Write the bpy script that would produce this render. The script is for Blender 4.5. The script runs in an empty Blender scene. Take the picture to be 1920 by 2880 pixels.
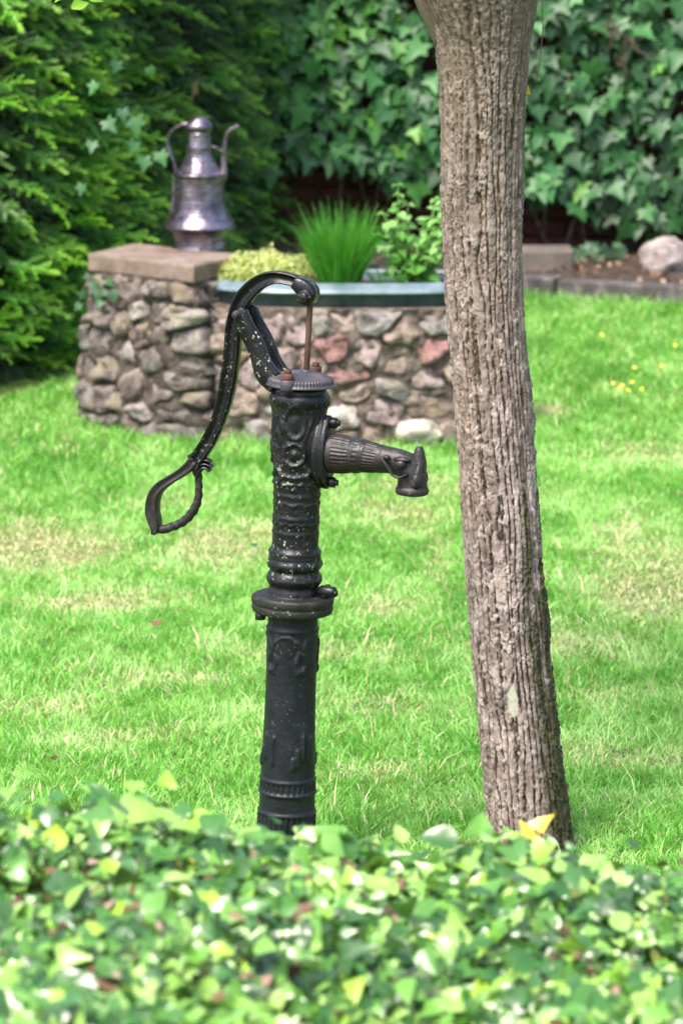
import bpy, math, random
import numpy as np
from mathutils import Vector, Matrix, Euler
rng = np.random.default_rng(7)
random.seed(7)
S = bpy.context.scene
COL = S.collection
rad = math.radians

# ------------------------------------------------------------------ camera, sky, sun, exposure
PITCH = rad(10.8); CH = 2.1; FPX = 9660.0
cam_d = bpy.data.cameras.new('camera'); cam = bpy.data.objects.new('camera', cam_d); COL.objects.link(cam)
cam.location = (0, 0, CH); cam.rotation_euler = (rad(90) - PITCH, 0, 0)
cam_d.sensor_fit = 'VERTICAL'; cam_d.sensor_height = 36.0; cam_d.lens = FPX / 2880 * 36
cam_d.clip_start = 0.05; cam_d.clip_end = 500
cam_d.dof.use_dof = True; cam_d.dof.focus_distance = 7.1; cam_d.dof.aperture_fstop = 5.9
S.camera = cam
SUN = Vector((-0.30, -0.42, 0.86)).normalized()
W = bpy.data.worlds.new("World"); S.world = W; W.use_nodes = True
wn = W.node_tree; sky = wn.nodes.new('ShaderNodeTexSky'); sky.sky_type = 'NISHITA'; sky.sun_disc = False
sky.sun_elevation = math.asin(SUN.z); sky.sun_rotation = math.atan2(SUN.x, SUN.y)
sky.air_density = 1.0; sky.dust_density = 4.0; sky.ozone_density = 1.0
bg = wn.nodes['Background']; wn.links.new(sky.outputs[0], bg.inputs[0]); bg.inputs[1].default_value = 0.10
sd = bpy.data.lights.new('sun', 'SUN'); sd.energy = 1.5; sd.angle = rad(22); sd.color = (1, .95, .86)
so = bpy.data.objects.new('sun', sd); COL.objects.link(so)
so.rotation_euler = (-SUN).to_track_quat('-Z', 'Y').to_euler(); so.location = (-3, -3, 8)
S.view_settings.view_transform = 'Standard'; S.view_settings.look = 'None'
S.view_settings.exposure = 1.95; S.view_settings.gamma = 1.0

# ------------------------------------------------------------------ projection helpers (photo pixels <-> world)
CP, SP = math.cos(PITCH), math.sin(PITCH)
D = 1.22449
def ray(px, py):
    x = (px - 960) / FPX; y = -(py - 1440) / FPX
    return Vector((x, CP + y * SP, -SP + y * CP))
def at(px, py, Y):
    r = ray(px, py); t = Y / r.y
    return Vector((r.x * t, Y, CH + r.z * t))
def at_z(px, py, z):
    r = ray(px, py); t = (z - CH) / r.z
    return Vector((r.x * t, r.y * t, z))
def proj(P):
    P = np.asarray(P, float); dx = P[..., 0]; dy = P[..., 1]; dz = P[..., 2] - CH
    yc = dy * SP + dz * CP; zc = dy * CP - dz * SP
    return 960 + FPX * dx / zc, 1440 - FPX * yc / zc, zc
def mpp(Y, z=0.7):
    return (Y * CP - (z - CH) * SP) / FPX          # metres per photo pixel
def terr(x, y):
    y = np.asarray(y, float); x = np.asarray(x, float)
    s = .08 * (np.sqrt((y - 11) ** 2 + .6) + (y - 11)) / 2
    s = np.where(y > 14.6, s - .05 * (y - 14.6), s)
    s = np.clip(s, 0, .45)
    return s + .012 * np.sin(x * 2.1 + .7) * np.sin(y * 1.3) + .006 * np.sin(x * 5 + y * 4)
def on_ground(px, py):
    z = 0.0
    for _ in range(60):
        p = at_z(px, py, z); z = z * .5 + .5 * float(terr(p.x, p.y))
    return p

# ------------------------------------------------------------------ numpy noise
def _h(i, j, k, s):
    n = (i * 73856093) ^ (j * 19349663) ^ (k * 83492791) ^ (s * 2654435761 % 2147483647)
    n = (n ^ (n >> 13)) * 1274126177 & 0x7fffffff
    n = (n ^ (n >> 16)) * 668265263 & 0x7fffffff
    return (n ^ (n >> 15)) % 100003 / 100003.0
def vnoise(p, s=0):
    p = np.asarray(p, float); i = np.floor(p).astype(np.int64); f = p - i; f = f * f * (3 - 2 * f); r = 0
    for a in (0, 1):
        for b in (0, 1):
            for c in (0, 1):
                w = (f[..., 0] if a else 1 - f[..., 0]) * (f[..., 1] if b else 1 - f[..., 1]) * (f[..., 2] if c else 1 - f[..., 2])
                r = r + w * _h(i[..., 0] + a, i[..., 1] + b, i[..., 2] + c, s)
    return r
def fbm(p, s=0, o=4):
    p = np.asarray(p, float); r = 0; a = .5; t = 0
    for k in range(o):
        r = r + a * vnoise(p * 2 ** k, s + k * 7); t += a; a *= .5
    return r / t
def sstep(a, b, x):
    t = np.clip((x - a) / (b - a), 0, 1); return t * t * (3 - 2 * t)
def p3(x, y, z=0.0):
    x, y, z = np.broadcast_arrays(np.asarray(x, float), y, z); return np.stack([x, y, z], -1)

# ------------------------------------------------------------------ mesh helpers
def mesh(name, V, F, smooth=True, attrs=None):
    """F: list of (n,k) int arrays"""
    me = bpy.data.meshes.new(name); V = np.asarray(V, np.float32).reshape(-1, 3)
    F = [np.asarray(f, np.int32) for f in (F if isinstance(F, list) else [F]) if len(f)]
    me.vertices.add(len(V)); me.vertices.foreach_set('co', V.ravel())
    nl = sum(f.size for f in F); npoly = sum(len(f) for f in F)
    me.loops.add(nl); me.polygons.add(npoly)
    me.loops.foreach_set('vertex_index', np.concatenate([f.ravel() for f in F]))
    tot = np.concatenate([np.full(len(f), f.shape[1], np.int32) for f in F])
    st = np.concatenate([[0], np.cumsum(tot)[:-1]]).astype(np.int32)
    me.polygons.foreach_set('loop_start', st); me.polygons.foreach_set('loop_total', tot)
    me.polygons.foreach_set('use_smooth', np.full(npoly, smooth, bool))
    me.update(calc_edges=True)
    for k, v in (attrs or {}).items():
        a = me.attributes.new(k, 'FLOAT', 'POINT'); a.data.foreach_set('value', np.asarray(v, np.float32).ravel())
    return me
def obj(name, me, mat=None, parent=None, loc=None, color=None):
    o = bpy.data.objects.new(name, me)
    if mat is not None and me is not None and not me.materials: me.materials.append(mat)
    COL.objects.link(o)
    if parent is not None: o.parent = parent
    if loc is not None: o.location = loc
    if color is not None: o.color = color
    return o
def tag(o, label, cat, group=None):
    o['label'] = label; o['category'] = cat
    if group: o['group'] = group
    return o
def thing(name, label, cat, loc=(0, 0, 0), rot=None, group=None):
    o = bpy.data.objects.new(name, None); COL.objects.link(o); o.location = loc; o.empty_display_size = .1
    if rot is not None: o.rotation_euler = rot
    return tag(o, label, cat, group)
def struct(o): o['kind'] = 'structure'; return o
def stuff(o): o['kind'] = 'stuff'; return o
def grid_faces(nu, nv, closed=True):
    """rows nv of ring nu"""
    i = np.arange(nu if closed else nu - 1); j = np.arange(nv - 1)
    I, J = np.meshgrid(i, j); I2 = (I + 1) % nu
    return np.stack([J * nu + I, J * nu + I2, (J + 1) * nu + I2, (J + 1) * nu + I], -1).reshape(-1, 4)
class MB:
    def __init__(s): s.v = []; s.f = {}; s.n = 0; s.at = []
    def add(s, V, F, a=0.0):
        V = np.asarray(V, float).reshape(-1, 3)
        for f in (F if isinstance(F, list) else [F]):
            f = np.asarray(f, int)
            if len(f): s.f.setdefault(f.shape[1], []).append(f + s.n)
        s.v.append(V); s.n += len(V); s.at.append(np.full(len(V), a) if np.isscalar(a) else np.asarray(a)); return s
    def mesh(s, name, smooth=True, attr=None):
        return mesh(name, np.concatenate(s.v), [np.concatenate(x) for x in s.f.values()], smooth, {attr: np.concatenate(s.at)} if attr else None)
def box(mb, c, d, R=None, bev=0.0, a=0.0):
    c = np.asarray(c, float); h = np.asarray(d, float) / 2
    if bev <= 0:
        V = np.array([[x, y, z] for x in (-1, 1) for y in (-1, 1) for z in (-1, 1)], float) * h
        F = np.array([[0, 1, 3, 2], [4, 6, 7, 5], [0, 4, 5, 1], [2, 3, 7, 6], [0, 2, 6, 4], [1, 5, 7, 3]])
        if R is not None: V = V @ np.array(R).T
        mb.add(V + c, F, a); return
    V = []; idx = {}
    for x in (-1, 1):
        for y in (-1, 1):
            for z in (-1, 1):
                for ax in range(3):
                    v = np.array([x, y, z], float) * (h - bev); v[ax] = np.array([x, y, z][ax]) * h[ax]
                    idx[(x, y, z, ax)] = len(V); V.append(v)
    Q = []; T = []
    for ax in range(3):
        o1, o2 = [k for k in range(3) if k != ax]
        for sg in (-1, 1):
            q = []
            for (p, r) in ((-1, -1), (1, -1), (1, 1), (-1, 1)):
                k = [0, 0, 0]; k[ax] = sg; k[o1] = p; k[o2] = r; q.append(idx[(*k, ax)])
            Q.append(q if sg * (1 if ax != 1 else -1) > 0 else q[::-1])
    for ax in range(3):   # edges parallel to ax
        o1, o2 = [k for k in range(3) if k != ax]
        for p in (-1, 1):
            for r in (-1, 1):
                k1 = [0, 0, 0]; k1[ax] = -1; k1[o1] = p; k1[o2] = r; k2 = list(k1); k2[ax] = 1
                Q.append([idx[(*k1, o1)], idx[(*k2, o1)], idx[(*k2, o2)], idx[(*k1, o2)]])
    for x in (-1, 1):
        for y in (-1, 1):
            for z in (-1, 1): T.append([idx[(x, y, z, 0)], idx[(x, y, z, 1)], idx[(x, y, z, 2)]])
    V = np.array(V)
    if R is not None: V = V @ np.array(R).T
    mb.add(V + c, [np.array(Q), np.array(T)], a)
def lathe(prof, n=96, step=.0025, disp=None, mb=None, axis=None):
    """prof: list (z, r) ascending or descending"""
    Z = [prof[0][0]]; R = [prof[0][1]]
    for (z0, r0), (z1, r1) in zip(prof, prof[1:]):
        k = max(1, int(math.hypot(z1 - z0, r1 - r0) / step))
        for i in range(1, k + 1): Z.append(z0 + (z1 - z0) * i / k); R.append(r0 + (r1 - r0) * i / k)
    Z = np.array(Z); R = np.array(R)
    for _ in range(1):
        R[1:-1] = (R[:-2] + 2 * R[1:-1] + R[2:]) / 4; Z[1:-1] = (Z[:-2] + 2 * Z[1:-1] + Z[2:]) / 4
    th = np.arange(n) / n * 2 * math.pi
    TH, ZZ = np.meshgrid(th, Z); RR = np.repeat(R[:, None], n, 1)
    if disp is not None: RR = RR + disp(TH, ZZ, RR) * (RR > .002)
    V = np.stack([RR * np.cos(TH), RR * np.sin(TH), ZZ], -1).reshape(-1, 3)
    F = grid_faces(n, len(Z))
    if Z[-1] < Z[0]: F = F[:, ::-1]
    caps = []
    if R[0] > 1e-4:
        V = np.vstack([V, [[0, 0, Z[0]]]]); c = len(V) - 1
        caps.append(np.stack([np.full(n, c), (np.arange(n) + 1) % n, np.arange(n)], -1))
    if R[-1] > 1e-4:
        V = np.vstack([V, [[0, 0, Z[-1]]]]); c = len(V) - 1; b = (len(Z) - 1) * n
        caps.append(np.stack([np.full(n, c), b + np.arange(n), b + (np.arange(n) + 1) % n], -1))
    FF = [F] + ([np.concatenate(caps)] if caps else [])
    if axis is not None: V = V @ np.array(axis).T      # columns of axis = images of x, y, z
    if mb is None: mb = MB()
    mb.add(V, FF); return mb
def catmull(P, k=8):
    P = np.asarray(P, float); Q = np.vstack([2 * P[0] - P[1], P, 2 * P[-1] - P[-2]]); out = []
    for i in range(1, len(Q) - 2):
        for t in np.arange(k) / k:
            a, b, c, d = Q[i - 1], Q[i], Q[i + 1], Q[i + 2]
            out.append(.5 * (2 * b + (c - a) * t + (2 * a - 5 * b + 4 * c - d) * t * t + (3 * b - a - 3 * c + d) * t ** 3))
    out.append(P[-1]); return np.array(out)
ROUND = [(math.cos(a), math.sin(a)) for a in np.arange(16) / 16 * 2 * math.pi]
def sweep(mb, path, sec, B=None, k=8, mod=None, a=0.0):
    """path rows: x,y,z,w,d ; sec: section points scaled by w in-plane and d along B"""
    P = catmull(path, k); X = P[:, :3]; T = np.gradient(X, axis=0); T /= np.linalg.norm(T, axis=1)[:, None] + 1e-12
    if B is None:
        N = np.zeros_like(T); n0 = np.cross(T[0], [0.3, 1, .1]); n0 /= np.linalg.norm(n0)
        for i in range(len(T)):
            n0 = n0 - T[i] * n0.dot(T[i]); n0 /= np.linalg.norm(n0); N[i] = n0
        BB = np.cross(T, N)
    else:
        BB = np.repeat(np.asarray(B, float)[None], len(T), 0); N = np.cross(BB, T); N /= np.linalg.norm(N, axis=1)[:, None]
    sec = np.asarray(sec, float); n = len(sec)
    A = sec[None, :, 0] * P[:, 3:4]; C = sec[None, :, 1] * P[:, 4:5]
    if mod is not None:
        s = np.concatenate([[0], np.cumsum(np.linalg.norm(np.diff(X, axis=0), axis=1))])
        m = mod(s[:, None], np.arctan2(sec[:, 1], sec[:, 0])[None]); A = A * m; C = C * m
    V = (X[:, None] + N[:, None] * A[..., None] + BB[:, None] * C[..., None]).reshape(-1, 3)
    F = grid_faces(n, len(X)); c0 = len(V); V = np.vstack([V, X[0], X[-1]]); b = (len(X) - 1) * n; i = np.arange(n)
    T1 = np.stack([np.full(n, c0), (i + 1) % n, i], -1); T2 = np.stack([np.full(n, c0 + 1), b + i, b + (i + 1) % n], -1)
    mb.add(V, [F, np.concatenate([T1, T2])], a); return mb
def cyl(mb, p0, p1, r, n=16, a=0.0):
    p0 = np.array(p0, float); p1 = np.array(p1, float); t = p1 - p0; L = np.linalg.norm(t); t /= L
    bev = min(r * .15, L * .2)
    q = [(*p0, r - bev, r - bev), (*(p0 + t * bev), r, r), (*(p1 - t * bev), r, r), (*p1, r - bev, r - bev)]
    sec = [(math.cos(x), math.sin(x)) for x in np.arange(n) / n * 2 * math.pi]
    return sweep(mb, q, sec, k=1, a=a)
def blob(mb, c, r, seed=0, rough=.15, n=20, freq=2.0, flat=0.0, a=0.0):
    """lumpy closed ball"""
    m = n // 2 + 1; th = np.arange(n) / n * 2 * math.pi; ph = np.linspace(0, math.pi, m)
    TH, PH = np.meshgrid(th, ph); U = np.stack([np.sin(PH) * np.cos(TH), np.sin(PH) * np.sin(TH), -np.cos(PH)], -1)
    k = 1 + rough * 2 * (fbm(U * freq + seed * 3.7, seed) - .5)
    if flat: k = k - flat * np.maximum(0, np.abs(fbm(U * 1.3 + seed, seed + 5) - .5))
    V = (U * k[..., None] * np.asarray(r)).reshape(-1, 3) + np.asarray(c)
    mb.add(V, grid_faces(n, m), a); return mb

# ------------------------------------------------------------------ scatter helpers
def rot_frames(n_dir, t_dir):
    """columns: x side, y along leaf, z normal"""
    z = n_dir / np.linalg.norm(n_dir, axis=1)[:, None]
    y = t_dir - z * (t_dir * z).sum(1)[:, None]; y /= np.linalg.norm(y, axis=1)[:, None] + 1e-9
    x = np.cross(y, z); return np.stack([x, y, z], -1)
def scatter(tv, tf, R, pos, sc, tint, name, mat, parent=None, extra=None):
    n = len(pos); k = len(tv)
    if np.ndim(sc) == 1: sc = np.repeat(np.asarray(sc)[:, None], 3, 1)
    V = np.einsum('nij,nkj->nki', R, tv[None] * sc[:, None]) + pos[:, None]
    FF = [(f[None] + (np.arange(n) * k)[:, None, None]).reshape(-1, f.shape[1]) for f in tf]
    at_ = {'tint': np.repeat(tint, k)}
    if extra is not None: at_['tip'] = np.tile(extra, n)
    me = mesh(name, V.reshape(-1, 3), FF, True, at_); o = obj(name, me, mat, parent); o.color = (0, 0, 0, 1); return o
def singles(name, me, mat, R, pos, sc, tint, parent):
    if not me.materials: me.materials.append(mat)
    if np.ndim(sc) == 1: sc = np.repeat(np.asarray(sc)[:, None], 3, 1)
    inv = parent.matrix_world.inverted() if parent else Matrix()
    for i in range(len(pos)):
        o = bpy.data.objects.new(name, me); COL.objects.link(o); o.parent = parent
        M = Matrix.Identity(4)
        for r in range(3):
            for c in range(3): M[r][c] = R[i, r, c] * sc[i, c]
            M[r][3] = pos[i, r]
        loc, rot, s = M.decompose()
        o.location = loc - (parent.location if parent else Vector()); o.rotation_euler = rot.to_euler(); o.scale = s
        o.color = (float(tint[i]), 0, 0, 1)
def leaf_template(half, mids, fold=.25, droop=.25):
    """half: outline points of the right side from base to tip, mids: centre points"""
    V = [(0, m, 0) for m in mids]; c = 1 if len(mids) > 2 else 0
    V += [(x, y, 0) for x, y in half]; nh = len(half); V += [(-x, y, 0) for x, y in half]
    V = np.array(V, float); V[:, 2] = np.abs(V[:, 0]) * fold - droop * V[:, 1] ** 2 + .03 * np.sin(V[:, 0] * 9 + V[:, 1] * 7)
    b = len(mids); t = len(mids) - 1; R = [0] + [b + i for i in range(nh)] + [t]; L = [0] + [b + nh + i for i in range(nh)] + [t]
    F = [[1, R[i], R[i + 1]] for i in range(len(R) - 1)] + [[1, L[i + 1], L[i]] for i in range(len(L) - 1)]
    return V, [np.array(F)]
IVY = leaf_template([(.16, -.14), (.46, -.16), (.34, .12), (.58, .36), (.26, .48), (.13, .78)], [0, .3, 1.0], .22, .22)
IVYJ = leaf_template([(.2, -.1), (.44, -.02), (.36, .24), (.28, .44), (.10, .78)], [0, .35, 1.0], .4, .38)
OVAL = leaf_template([(.14, .08), (.27, .28), (.28, .48), (.14, .78)], [0, .45, 1.0], .42, .4)

# ------------------------------------------------------------------ material helpers
def nodes(name):
    m = bpy.data.materials.new(name); m.use_nodes = True; nt = m.node_tree; nt.nodes.clear()
    out = nt.nodes.new('ShaderNodeOutputMaterial'); return m, nt, out
class G:
    def __init__(s, name):
        s.m, s.t, s.out = nodes(name); s.co = s.n('ShaderNodeTexCoord')
    def n(s, ty, **k):
        n = s.t.nodes.new(ty)
        for a, b in k.items(): setattr(n, a, b)
        return n
    def l(s, a, b): s.t.links.new(a, b)
    def set(s, sock, v):
        if isinstance(v, bpy.types.NodeSocket): s.l(v, sock)
        else: sock.default_value = v
    def noise(s, scale, detail=5, rough=.6, vec=None, stretch=None, dist=0):
        n = s.n('ShaderNodeTexNoise'); n.inputs['Scale'].default_value = scale; n.inputs['Detail'].default_value = detail
        n.inputs['Roughness'].default_value = rough; n.inputs['Distortion'].default_value = dist
        v = vec or s.co.outputs['Object']
        if stretch:
            mp = s.n('ShaderNodeMapping'); mp.inputs['Scale'].default_value = stretch; s.l(v, mp.inputs[0]); v = mp.outputs[0]
        s.l(v, n.inputs['Vector']); return n.outputs['Fac']
    def ramp(s, fac, pts, interp='LINEAR'):
        r = s.n('ShaderNodeValToRGB'); r.color_ramp.interpolation = interp; e = r.color_ramp.elements
        while len(e) < len(pts): e.new(.5)
        for i, (p, c) in enumerate(pts):
            e[i].position = p; e[i].color = (*c, 1) if len(c) == 3 else c
        s.l(fac, r.inputs[0]); return r.outputs[0]
    def rampf(s, fac, pts): return s.ramp(fac, [(p, (v, v, v)) for p, v in pts])
    def mix(s, f, a, b, mode='MIX'):
        n = s.n('ShaderNodeMix', data_type='RGBA', blend_type=mode)
        for i, v in ((0, f), (6, a), (7, b)):
            if isinstance(v, tuple) and len(v) == 3: v = (*v, 1)
            s.set(n.inputs[i], v)
        return n.outputs[2]
    def math(s, op, a, b=0.0, clamp=False):
        n = s.n('ShaderNodeMath', operation=op, use_clamp=clamp); s.set(n.inputs[0], a); s.set(n.inputs[1], b); return n.outputs[0]
    def attr(s, name): return s.n('ShaderNodeAttribute', attribute_name=name).outputs['Fac']
    def bump(s, h, strength=.3, dist=.01, nrm=None):
        b = s.n('ShaderNodeBump'); b.inputs['Strength'].default_value = strength; b.inputs['Distance'].default_value = dist
        s.l(h, b.inputs['Height'])
        if nrm: s.l(nrm, b.inputs['Normal'])
        return b.outputs[0]
    def bsdf(s, col, rough=.6, metal=0.0, nrm=None, spec=.5, **k):
        p = s.n('ShaderNodeBsdfPrincipled'); 
        if isinstance(col, tuple): col = (*col, 1)
        s.set(p.inputs['Base Color'], col); s.set(p.inputs['Roughness'], rough); s.set(p.inputs['Metallic'], metal)
        s.set(p.inputs['Specular IOR Level'], spec)
        for a, b in k.items(): s.set(p.inputs[a.replace('_', ' ')], b)
        if nrm: s.l(nrm, p.inputs['Normal'])
        return p.outputs[0]
    def done(s, sh): s.l(sh, s.out.inputs[0]); return s.m
def leaf_mat(name, ramp, rough=.4, trans=.25, spec=.5, tip=None, tipf=.8):
    g = G(name); oi = g.n('ShaderNodeObjectInfo'); sep = g.n('ShaderNodeSeparateColor'); g.l(oi.outputs['Color'], sep.inputs[0])
    t = g.math('ADD', g.attr('tint'), sep.outputs[0], True)
    c = g.ramp(t, ramp)
    nz = g.noise(60, 2); c = g.mix(g.rampf(nz, [(.3, 0), (.75, .35)]), c, g.mix(.5, c, (.25, .3, .12)))
    if tip is not None:
        tp = g.attr('tip'); f = g.math('MULTIPLY', g.math('POWER', tp, 1.8), g.rampf(t, [(.1, .05), (.75, 1)]))
        c = g.mix(g.math('MULTIPLY', f, tipf), c, tip)
    b = g.bsdf(c, rough, spec=spec)
    tr = g.n('ShaderNodeBsdfTranslucent'); g.l(g.mix(.35, c, (.35, .6, .05)), tr.inputs[0])
    mx = g.n('ShaderNodeMixShader'); mx.inputs[0].default_value = trans; g.l(b, mx.inputs[1]); g.l(tr.outputs[0], mx.inputs[2])
    return g.done(mx.outputs[0])
def simple(name, cols, scale=20, rough=.8, bs=.3, bd=.005, metal=0.0, spec=.5, detail=6):
    g = G(name); f = g.noise(scale, detail, .65); k = len(cols)
    c = g.ramp(f, [(.3 + .4 * i / max(1, k - 1), cc) for i, cc in enumerate(cols)])
    return g.done(g.bsdf(c, rough, metal, g.bump(g.noise(scale * 4, 5), bs, bd), spec))
def stone_mat(name, moss=.35, sc=1.0):
    g = G(name); oi = g.n('ShaderNodeObjectInfo'); base = oi.outputs['Color']
    add = g.n('ShaderNodeVectorMath', operation='ADD'); g.l(g.co.outputs['Object'], add.inputs[0])
    rv = g.n('ShaderNodeCombineXYZ'); r = g.math('MULTIPLY', oi.outputs['Random'], 37.0); g.l(r, rv.inputs[0]); g.l(r, rv.inputs[1]); g.l(rv.outputs[0], add.inputs[1]); v = add.outputs[0]
    n1 = g.noise(14 * sc, 6, .7, v); n2 = g.noise(60 * sc, 5, .7, v); n3 = g.noise(7 * sc, 4, .6, v)
    c = g.mix(g.rampf(n1, [(.40, 0), (.62, .9)]), g.mix(.72, base, (.045, .035, .032)), g.mix(.22, base, (.60, .54, .48)))
    c = g.mix(g.rampf(n2, [(.58, 0), (.75, .7)]), c, (.6, .56, .52)); c = g.mix(g.rampf(n2, [(.25, .7), (.42, 0)]), c, (.05, .04, .035))
    c = g.mix(g.rampf(n3, [(.56, 0), (.72, moss)]), c, (.17, .15, .035))
    h = g.math('ADD', g.math('MULTIPLY', n1, 1.0), g.math('MULTIPLY', n2, .35))
    return g.done(g.bsdf(c, .85, 0.0, g.bump(h, .9, .025), .3))
# iron paint with lichen specks, rust streaks
def iron(name, lich=.5, brown=0.0, rust=.2, rough=.36, base=(.009, .0095, .013)):
    g = G(name); geo = g.n('ShaderNodeNewGeometry')
    n1 = g.noise(18, 6, .7); n2 = g.noise(120, 4, .6); n3 = g.noise(110, 3, .55); n4 = g.noise(7, 3, .5)
    c = g.mix(g.rampf(n1, [(.35, 0), (.7, 1)]), base, tuple(x * 2.2 + .004 for x in base))
    if brown: c = g.mix(g.rampf(n4, [(.3, brown), (.7, brown * .4)]), c, (.045, .03, .026))
    c = g.mix(g.rampf(n1, [(.62, 0), (.74, rust)]), c, (.09, .035, .018))
    m = g.math('MULTIPLY', g.rampf(n3, [(.625, 0), (.65, 1)]), g.rampf(n4, [(.46, 0), (.60, 1)]))
    m2 = g.math('MULTIPLY', g.rampf(n2, [(.66, 0), (.70, 1)]), g.rampf(n1, [(.42, 0), (.6, 1)]))
    c = g.mix(g.math('MULTIPLY', m, lich), c, (.36, .38, .24)); c = g.mix(g.math('MULTIPLY', m2, lich), c, (.42, .40, .36))
    r = g.math('ADD', g.math('MULTIPLY', m, .4), g.rampf(n1, [(.3, rough), (.7, rough + .22)]), True)
    h = g.math('ADD', g.math('MULTIPLY', n2, .4), g.math('MULTIPLY', g.noise(35, 4), .8))
    return g.done(g.bsdf(c, r, 0.0, g.bump(h, .5, .004), .38))
M = {}
M['iron'] = iron('black_painted_iron_lichened', .85, 0, .5, .27, (.0035, .0038, .0055))
M['iron_moss'] = iron('mossy_black_iron', 1.0, .15, .4, .45, (.006, .007, .006))
M['iron_clean'] = iron('black_painted_iron', .10, 0, .12, .36, (.0035, .0042, .0075))
M['iron_lever'] = iron('glossy_black_iron', .4, .0, .15, .17, (.003, .003, .004))
M['iron_brown'] = iron('weathered_brown_iron', .15, .4, .3, .30, (.007, .007, .009))
M['iron_lid'] = iron('grey_worn_iron', .5, .35, .35, .28, (.035, .035, .046))
M['rust'] = simple('rusty_steel', [(.03, .014, .009), (.075, .03, .017), (.13, .06, .035)], 60, .85, .5, .003)
M['rod'] = simple('rusty_rod', [(.035, .02, .016), (.07, .035, .025), (.11, .06, .04)], 90, .8, .5, .003)

g = G('hammered_grey_copper'); n1 = g.noise(9, 4); n2 = g.noise(40, 3); vz = g.n('ShaderNodeTexVoronoi'); vz.inputs['Scale'].default_value = 34; g.l(g.co.outputs['Object'], vz.inputs[0])
st = g.noise(6, 4, .6, None, (1, 1, 14))
c = g.mix(g.rampf(n1, [(.35, 0), (.65, 1)]), (.06, .052, .068), (.30, .265, .32)); c = g.mix(g.rampf(st, [(.5, 0), (.68, .75)]), c, (.12, .085, .085))
h = g.math('ADD', g.math('MULTIPLY', vz.outputs['Distance'], .8), g.math('MULTIPLY', st, .6))
M['ewer'] = g.done(g.bsdf(c, g.rampf(n2, [(.3, .2), (.7, .42)]), .9, g.bump(h, .35, .008)))

M['stone'] = stone_mat('field_stone', .6); M['rock'] = stone_mat('garden_rock', .05, .6)
M['mortar'] = simple('old_mortar', [(.05, .037, .028), (.13, .10, .082), (.27, .22, .19)], 16, .95, .9, .02)
M['slab'] = simple('sandstone_slab', [(.09, .062, .05), (.18, .13, .105), (.28, .22, .185)], 9, .85, .5, .006)
M['brick'] = simple('dark_red_brick', [(.03, .012, .010), (.07, .022, .018), (.11, .045, .035)], 25, .9, .4, .004)
M['kerb'] = simple('dirty_kerb_stone', [(.03, .026, .026), (.07, .06, .06), (.2, .17, .17)], 12, .9, .5, .006)
M['ledge'] = simple('worn_concrete', [(.06, .05, .042), (.12, .10, .085), (.18, .15, .12)], 7, .9, .4, .005)
M['soil'] = simple('dark_soil', [(.02, .014, .011), (.06, .04, .03), (.12, .08, .06)], 25, .95, 1.0, .02)
M['tub'] = simple('blue_green_enamel', [(.012, .03, .032), (.025, .05, .05), (.06, .08, .09)], 14, .33, .15, .003)
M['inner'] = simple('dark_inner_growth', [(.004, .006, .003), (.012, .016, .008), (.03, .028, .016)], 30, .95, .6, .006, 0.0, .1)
M['twig'] = simple('brown_twigs', [(.03, .02, .015), (.09, .06, .045), (.16, .11, .08)], 30, .9, .6, .006)
M['hedge_core'] = simple('hedge_core', [(.012, .010, .006), (.06, .032, .022), (.22, .11, .09)], 24, .95, .8, .01, 0.0, .1)
M['dead_leaf'] = leaf_mat('dead_leaves', [(0, (.06, .02, .015)), (.5, (.17, .07, .052)), (1, (.40, .26, .21))], .7, .15, .3)

M['ivy'] = leaf_mat('ivy_leaves', [(0, (.006, .034, .018)), (.35, (.014, .085, .030)), (.7, (.04, .20, .045)), (.93, (.16, .40, .05)), (1, (.5, .42, .05))], .46, .16, .38)
M['hedge_leaf'] = leaf_mat('hedge_leaves', [(0, (.012, .055, .014)), (.3, (.035, .16, .026)), (.55, (.14, .36, .045)), (.72, (.36, .56, .15)), (.8, (.24, .52, .05)), (.9, (.36, .62, .06)), (1, (.75, .62, .06))], .28, .22, .8)
M['yew'] = leaf_mat('yew_needles', [(0, (.003, .028, .015)), (.45, (.009, .095, .016)), (.85, (.04, .28, .012))], .4, .2, .35, (.30, .64, .03), .95)
M['grass'] = leaf_mat('grass_blades', [(0, (.035, .21, .018)), (.3, (.125, .43, .045)), (.55, (.30, .64, .13)), (.74, (.55, .82, .33)), (.82, (.62, .64, .28)), (1, (.90, .78, .54))], .42, .42, .5)
M['chive'] = leaf_mat('chive_blades', [(0, (.012, .12, .01)), (.5, (.03, .27, .015)), (1, (.12, .42, .03))], .35, .35, .5)
M['mint'] = leaf_mat('mint_leaves', [(0, (.04, .17, .02)), (.5, (.12, .36, .05)), (1, (.35, .6, .2))], .4, .35, .5)
M['thyme'] = leaf_mat('golden_thyme', [(0, (.2, .27, .05)), (.5, (.50, .56, .16)), (1, (.8, .8, .42))], .5, .35, .3)
M['tree_leaf'] = leaf_mat('tree_leaves', [(0, (.03, .11, .02)), (.6, (.08, .22, .03)), (1, (.22, .45, .04))], .45, .35, .4)
M['yellow_leaf'] = leaf_mat('yellow_leaf', [(0, (.55, .40, .02)), (1, (.75, .6, .05))], .5, .3, .3)

g = G('lawn_soil'); n1 = g.noise(3, 5); n2 = g.noise(45, 5)
c = g.mix(g.rampf(n2, [(.35, 0), (.65, 1)]), (.05, .09, .018), (.15, .22, .05)); c = g.mix(g.rampf(n1, [(.5, 0), (.68, .6)]), c, (.22, .17, .09))
M['ground'] = g.done(g.bsdf(c, .95, 0.0, g.bump(n2, .8, .02), .2))

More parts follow.
